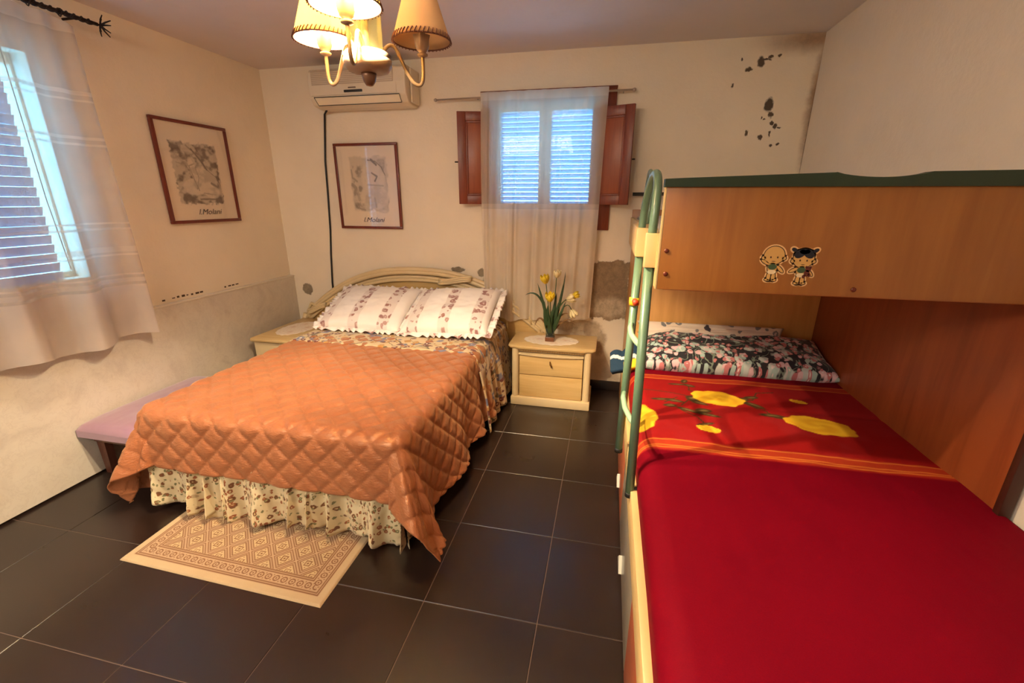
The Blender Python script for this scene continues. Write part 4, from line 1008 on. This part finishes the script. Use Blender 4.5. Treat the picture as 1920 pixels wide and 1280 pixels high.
# sticker: two small children, flat printed vinyl
def disc(cx, cz, rx, rz, d, n=28, ang=0.):
    ca, sa = math.cos(ang), math.sin(ang); V = []
    for k in range(n):
        t = 2*math.pi*k/n; u, v = rx*math.cos(t), rz*math.sin(t); V.append((cx+u*ca-v*sa, gy-d, cz+u*sa+v*ca))
    return V, [tuple(range(n))]
def sticker():
    root = MB(); ln, sk_, wh, gn, bkk, dr = {}, 0, 0, 0, 0, 0
    groups = {k: MB() for k in ('border', 'line', 'skin', 'white', 'green', 'hair', 'doll')}
    def E(k, x, z, rx, rz, lay, ang=0.): V, F = disc(x, z, rx, rz, .0003+lay*.00012, ang=ang); groups[k].add(V, F)
    s = .0105   # unit
    for ox, oz, girl in ((.468, 1.335, False), (.545, 1.328, True)):
        X_ = lambda v: ox+v*s
        Z_ = lambda v: oz+v*s
        shapes = [(0, 1.6, 2.6, 2.5, 0), (-2.5, .9, .6, .5, 0), (2.5, .9, .6, .5, 0), (0, -1.8, 1.25, 1.5, 0), (-.55, -4.2, .55, 1.1, 0), (.6, -4.2, .55, 1.1, 0), (-1.9, -1.5 if girl else -.3, 1.3, .45, .5 if girl else -.5), (2., -2.1, 1.3, .45, -.8), (-.8, -5.1, .7, .35, 0), (.85, -5.1, .7, .35, 0)]
        for (x, z, rx, rz, an) in shapes: E('border', X_(x), Z_(z), (rx+.5)*s, (rz+.5)*s, 1, an)
        for (x, z, rx, rz, an) in shapes: E('line', X_(x), Z_(z), (rx+.14)*s, (rz+.14)*s, 2, an)
        for (x, z, rx, rz, an) in shapes: E('skin', X_(x), Z_(z), (rx-.08)*s, (rz-.08)*s, 3, an)
        E('green', X_(0), Z_(-1.5), 1.1*s, .8*s, 4); E('white', X_(0), Z_(-2.9), 1.1*s, .6*s, 5)
        E('line', X_(-.8), Z_(1.1), .2*s, .28*s, 6); E('line', X_(.9), Z_(1.1), .2*s, .28*s, 6); E('line', X_(.05), Z_(.0), .5*s, .09*s, 6)
        if girl:
            for (x, z, rx, rz, an) in ((-1.1, 2.9, 1.45, 1.05, .65), (1.1, 2.9, 1.45, 1.05, -.65), (-2.6, 3.9, .8, .5, -.5), (2.6, 3.8, .8, .5, .5), (0, 3.5, 1.3, .7, 0)):
                E('border', X_(x), Z_(z), (rx+.4)*s, (rz+.4)*s, 1, an); E('hair', X_(x), Z_(z), rx*s, rz*s, 7, an)
            for (x, z, rx, rz) in ((1.6, -1.2, .7, .7), (1.4, -2.3, .7, .9), (.8, -3.2, .4, .5), (2.1, -2.8, .35, .5), (1.1, -.6, .3, .3), (2.1, -.6, .3, .3)): E('doll', X_(x), Z_(z), rx*s, rz*s, 8)
    mats = {'border': L3(222, 176, 120), 'line': L3(70, 44, 24), 'skin': L3(206, 158, 88), 'white': L3(226, 200, 156), 'green': L3(62, 82, 52), 'hair': L3(20, 22, 34), 'doll': L3(92, 34, 22)}
    o = groups['border'].build('sticker', plain('sticker_border', mats['border'], .5), bk); o['label'] = 'sticker of two small children'
    for k in ('line', 'skin', 'white', 'green', 'hair', 'doll'): groups[k].build('sticker_print', plain('sticker_'+k, mats[k], .5), o)
sticker()
# upper bunk: bottom board, side rails, wall-side and far boards
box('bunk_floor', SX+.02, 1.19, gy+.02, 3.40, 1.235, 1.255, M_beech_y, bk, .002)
b = MB(); b.prism([(gy+.018, 1.40), (gy+.018, 1.245), (1.62, 1.245), (1.62, 1.245), (1.80, 1.245), (2.35, 1.205), (3.40, 1.205), (3.40, 1.385)], 0, SX-.008, SX+.012); b.build('side_rail', M_maple, bk)
box('far_board', SX, 1.205, 3.405, 3.425, 1.2, 1.44, M_beech_x, bk, .002)
MB().tube([(SX-.01, 3.395, 1.545), (1.19, 3.395, 1.55)], .012, 10).build('back_guard_rail', plain('dark_rail', L3(62, 58, 48), .4), bk, True)
for x in (.45, 1.1): MB().tube([(x, 3.395, 1.43), (x, 3.395, 1.545)], .009).build('guard_post', M_greencap, bk, True)
box('upper_mattress', SX+.03, 1.18, gy+.05, 3.38, 1.257, 1.40, plain('upper_mattress_cloth', L3(206, 206, 204), .8), bk, .03)
# cupboard under the head of the upper bunk; its front is the back panel of the lower bed
cb = MB().box(SX+.012, SX+.030, 2.72, 3.40, 0, 1.235, .001).build('cupboard_side', wood('cupboard_side_wood', L3(214, 160, 96), L3(196, 140, 76), 'z', .42), bk, 'auto')
box('edge_strip', SX+.008, SX+.034, 2.700, 2.722, 0, 1.235, M_maple, bk, .001)
box('back_panel', SX+.030, 1.175, 2.695, 2.713, .30, 1.233, wood('back_panel_wood_lit', L3(226, 174, 104), L3(208, 156, 86), 'z', .42, .6), bk, .001)  # same beech in a lighter tone, chandelier light put into its colour
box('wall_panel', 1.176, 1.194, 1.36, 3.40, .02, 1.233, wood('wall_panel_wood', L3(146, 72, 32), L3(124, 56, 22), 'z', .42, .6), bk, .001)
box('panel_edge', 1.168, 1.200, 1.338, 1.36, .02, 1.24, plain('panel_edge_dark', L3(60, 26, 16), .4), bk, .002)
# lower bed: side board, drawers with white triangular pulls
ly0, ly1 = .50, 2.69
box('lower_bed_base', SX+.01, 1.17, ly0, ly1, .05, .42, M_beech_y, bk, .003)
box('side_board', SX-.018, SX+.010, ly0-.01, ly1, .40, .515, M_maple, bk, .003)
box('lower_rail', SX-.008, SX+.010, ly0-.01, ly1, .365, .40, plain('tan_rail', L3(178, 134, 84), .45), bk, .002)
M_draw = [plain('drawer_front_grey', L3(142, 130, 112), .3, coat=.4), plain('drawer_front_terracotta', L3(176, 94, 62), .35, coat=.3)]
M_tri = plain('white_triangle_pull', L3(222, 218, 200), .4)
for k, (a, c_, mi, ty) in enumerate(((.50, 1.08, 1, 0), (1.085, 1.80, 0, 1.52), (1.805, 2.69, 1, 2.10))):
    d = box('drawer', SX-.012, SX+.01, a, c_, .03, .362, M_draw[mi], bk, .003)
    tz = .075
    if ty:
        MB().prism([(ty-.05, tz-.028), (ty+.045, tz-.028), (ty-.01, tz+.03)], 0, SX-.024, SX-.012).build('drawer_pull', M_tri, d)
# lower mattress
box('lower_mattress', SX+.015, 1.165, ly0+.01, ly1-.01, .42, .60, plain('lower_mattress_cloth', L3(150, 40, 40), .8), bk, .04)

# ladder hooked over the side rail
ld = empty('bunk_ladder', (.12, 1.5, .45), 'green tubular ladder hooked on the left side of the bunk bed', 'ladder')
nT, nB = Vector((.131, 1.455, 1.40)), Vector((.135, 1.39, .49)); fT, fB = Vector((.118, 1.74, 1.40)), Vector((.100, 1.667, .50))
TR = .0155
def railp(T_, B_, off=0): return [B_, B_+(T_-B_)*.5, T_]
MB().tube([nB, nT-Vector((0, 0, .09))], TR, 16).build('rail', M_green, ld, True)
MB().tube([fB, fT-Vector((0, 0, .10))], TR, 16).build('rail', M_green, ld, True)
hp = []
for t in np.linspace(0, math.pi, 22):
    c0 = (nT+fT)/2; hp.append(Vector((c0.x+(nT.x-fT.x)/2*math.cos(t)+.012*math.sin(t), c0.y+(nT.y-fT.y)/2*math.cos(t), 1.41+.175*math.sin(t)**.75)))
MB().tube([nT-Vector((0, 0, .0))]+hp+[fT], .0135, 14).build('hand_hoop', M_green, ld, True)
hp2 = [Vector((SX+.02+.004*math.cos(t), 2.35+.22*math.cos(t), 1.40+.235*math.sin(t)**.8)) for t in np.linspace(0, math.pi, 20)]
MB().tube(hp2, .011, 12).build('hand_hoop', M_green, ld, True)
for P_ in (nT, fT):
    box('hook_block', P_.x-.018, SX+.02, P_.y-.024, P_.y+(.024 if P_ is nT else .30), 1.30, 1.405, M_maple, ld, .004)
for P_ in (nB, fB): MB().lathe([(TR+.001, -.004), (TR+.001, .012), (TR, .013)], P_, 16).build('rubber_cap', M_black, ld, True)
for z in (1.04, .76):
    pn = nB+(nT-nB)*((z-.49)/.91); pf = fB+(fT-fB)*((z-.5)/.9)
    pts = [pf, pf+(pn-pf)*.2+Vector((-.012, 0, .0)), pf+(pn-pf)*.5+Vector((-.016, 0, -.004)), pf+(pn-pf)*.8+Vector((-.010, 0, -.002)), pn]
    MB().tube(pts, .0105, 12).build('rung', plain('pale_green_rung', L3(150, 186, 150), .35, coat=.3) if 'pale_green_rung' not in bpy.data.materials else bpy.data.materials['pale_green_rung'], ld, True)
MB().tube([nB+Vector((.0, 0, .03)), nB+Vector((.05, .0, .03))], .005, 8).build('stop_peg', M_black, ld)
tc = fB+(fT-fB)*.70
q = MB().tube([tc+Vector((0, 0, -.014)), tc+Vector((0, 0, .014))], .0195, 14).build('tape_band', plain('yellow_tape', L3(236, 190, 40), .5), ld, True); q['label'] = 'yellow band taped round the far rail'
q = MB().tube([tc+Vector((.0, -.02, .006)), tc+Vector((0.004, -.045, .002))], .011, 10).build('red_knob', plain('red_plastic', L3(190, 60, 30), .5), ld, True); q['label'] = 'red plastic knob'

# blanket with printed roses
def blanket():
    r = .07; ov = .10; x0, x1 = SX+.005, 1.160; ytop = 2.36; yb = .47
    a = np.arange(x0-ov, x1+.03, .0052)[:, None]; b_ = np.arange(yb, ytop, .0055)[None, :]
    A = a+0*b_; B = b_+0*a
    dl = np.maximum(0, x0+r-A); s = dl; phi = np.clip(s/r, 0, math.pi/2); ex = np.maximum(0, s-r*math.pi/2)
    X = np.where(s > 0, x0+r-r*np.sin(phi)-ex*.03, A); Z = .625-r*(1-np.cos(phi))-ex
    H = (fbm(A*3, B*3, 21, 3)-.5)*.016+(fbm(A*14, B*5, 22, 3)-.5)*.004
    Z = Z+H*np.cos(phi); X = X-H*.3*np.sin(phi)
    hollow = .012*np.exp(-((B-1.95)/.02)**2)*sstep(A, .2, .5)*.3
    Z = Z-hollow
    Z = Z+.02*sstep(B, 2.30, 2.36)*0
    crim = lin((114, 0, 22)); deep = lin((160, 6, 24)); red = lin((148, 22, 22)); pink = lin((156, 38, 40)); org = lin((182, 66, 34))
    c = np.zeros(A.shape+(3,))+crim
    n = fbm(A*6, B*6, 41, 4); n2 = fbm(A*20, B*20, 43, 3)
    t1, t0 = 2.27+.0*A, 1.50+.0*A
    zone = sstep(B, t0-.005, t0+.005)*(1-sstep(B, t1-.005, t1+.005))
    c = blend(c, zone, red); c = blend(c, zone*sstep(n, .45, .7)*.5, pink)
    for yc, w_ in ((t1-.035, .035), (t0+.045, .045)): c = blend(c, (1-sstep(np.abs(B-yc), w_*.6, w_))*.65, org)
    for yc in (t0+.02, t0+.033, t0+.075, t1-.012, t1-.06): c = blend(c, (1-sstep(np.abs(B-yc+.004*np.sin(A*15)), .0015, .004))*.6*zone, lin((236, 150, 60)))
    yel = lin((244, 196, 50)); yd = lin((212, 138, 26)); leafc = lin((70, 54, 30)); leafl = lin((128, 104, 60))
    def leafm(cx, cy, l, w_, an):
        nonlocal c
        k = ell(A, B, cx, cy, l, w_, an, .2); c = blend(c, k, leafc); k = ell(A, B, cx+.1*l, cy, l*.55, w_*.35, an, .4); c = blend(c, k*.8, leafl)
    def vine(pts):
        nonlocal c
        c = blend(c, 1-sstep(poly_d(A, B, pts), .0018, .0045), leafc)
    vine([(.16, 2.05), (.30, 2.04), (.37, 2.02), (.46, 2.00)]); vine([(.44, 2.16), (.43, 2.08), (.50, 2.04)]); vine([(.64, 2.0), (.70, 2.03), (.74, 2.12), (.82, 2.14)]); vine([(.64, 2.0), (.72, 1.93), (.74, 1.86), (.82, 1.85)]); vine([(.36, 1.86), (.42, 1.80), (.44, 1.73)]); vine([(.30, 1.92), (.36, 1.98)]); vine([(.42, 1.99), (.37, 1.90)])
    for p in ((.425, 2.20, .028, .016, 1.2), (.385, 2.15, .045, .012, .1), (.44, 2.145, .03, .016, -.5), (.43, 1.99, .030, .030, 0), (.455, 1.95, .04, .018, -.5), (.29, 1.95, .05, .013, .15), (.345, 1.945, .045, .016, -.2), (.32, 1.89, .03, .016, .1), (.39, 1.86, .05, .014, -.4), (.455, 1.865, .035, .022, .1), (.47, 1.83, .05, .014, -.3),
              (.70, 2.06, .035, .016, .3), (.69, 1.98, .05, .016, -.6), (.655, 2.03, .03, .02, .2), (.735, 1.88, .05, .016, -.1), (.80, 1.86, .045, .018, -.2), (.44, 1.735, .04, .010, .4)): leafm(*p)
    def rose(cx, cy, rx, ry, an, full=True, seed=3):
        nonlocal c
        ca, sa = math.cos(an), math.sin(an); dx, dy = A-cx, B-cy; U_ = (dx*ca+dy*sa)/rx; V_ = (-dx*sa+dy*ca)/ry
        rad = np.hypot(U_, V_); tt = np.arctan2(V_, U_); edge = 1+.045*np.sin(tt*5+seed)+.03*np.sin(tt*11); k = 1-sstep(rad, edge*.97, edge*1.02)
        petal = .5+.5*np.sin(rad*9+tt*2+seed+3*fbm(A*18, B*18, seed, 2)); col = yel*(1-petal[..., None]*.45)+yd*petal[..., None]*.45
        c[:] = c*(1-k[..., None])+col*k[..., None]
    rose(.545, 2.02, .115, .075, -.10, seed=1); rose(.895, 1.825, .125, .078, -.25, seed=4); rose(.165, 1.78, .085, .13, .2, seed=2); rose(.445, 1.695, .045, .028, -.3, seed=6); rose(.90, 2.06, .035, .018, -.4, seed=8)
    # darker crimson field beyond the printed zone
    return X, B, Z, c
X, Y, Z, c = blanket()
tag(grid('blanket', X, Y, Z, painted('plush_blanket', .75, 0., .10, .12, 400), col=c, solid=.010, offset=-1), 'crimson plush blanket with yellow roses spread over the lower bunk', 'blanket')

# dark floral pillow and the folded corner of another
M_dpil = floral('dark_pillow_print', L3(30, 28, 34), [L3(196, 206, 198), L3(226, 190, 192), L3(170, 196, 186), L3(196, 120, 120)], 15, .80, ring=L3(236, 220, 214), stem=L3(120, 136, 120))
pillow('pillow', .70, 2.495, .69, .98, .36, .15, math.radians(14), M_dpil, 'black pillow with pale flowers at the head of the lower bunk', 'pillow', seed=9, yaw=.0, e=.36)
M_wsheet = floral('pale_pillow_print', L3(226, 210, 190), [L3(60, 56, 64), L3(120, 120, 120)], 16, .35, ring=L3(200, 190, 180))
pillow('pillow', .60, 2.60, .755, .80, .14, .07, math.radians(60), M_wsheet, 'white pillow edge showing behind the black floral pillow', 'pillow', seed=4)
def corner_cloth():
    u = np.linspace(0, 1, 26)[:, None]; v = np.linspace(0, 1, 26)[None, :]
    # a pillow corner poking out between the bed side and the ladder
    X = .195-.13*u+.0*v; Y = 2.30+.10*v+.02*u; Z = .640+.10*v*(1-.3*u)-.05*u+.015*np.sin(u*9)*v
    Zt = Z+.0
    c = np.zeros((26, 26, 3))+lin((38, 58, 78)); uu = u+0*v; vv = v+0*u
    c = blend(c, (np.abs(vv-.42-.3*uu) < .08)*1., lin((214, 216, 206))); c = blend(c, ((vv < .34) & (uu < .45))*1., lin((228, 190, 50))); return X+0*v, Y, Zt, c
X, Y, Z, c = corner_cloth()
tag(grid('pillowcase', X, Y, Z, painted('blue_case_print', .8), col=c, solid=.035, offset=0), 'blue and yellow pillowcase corner sticking out beside the ladder', 'pillowcase')
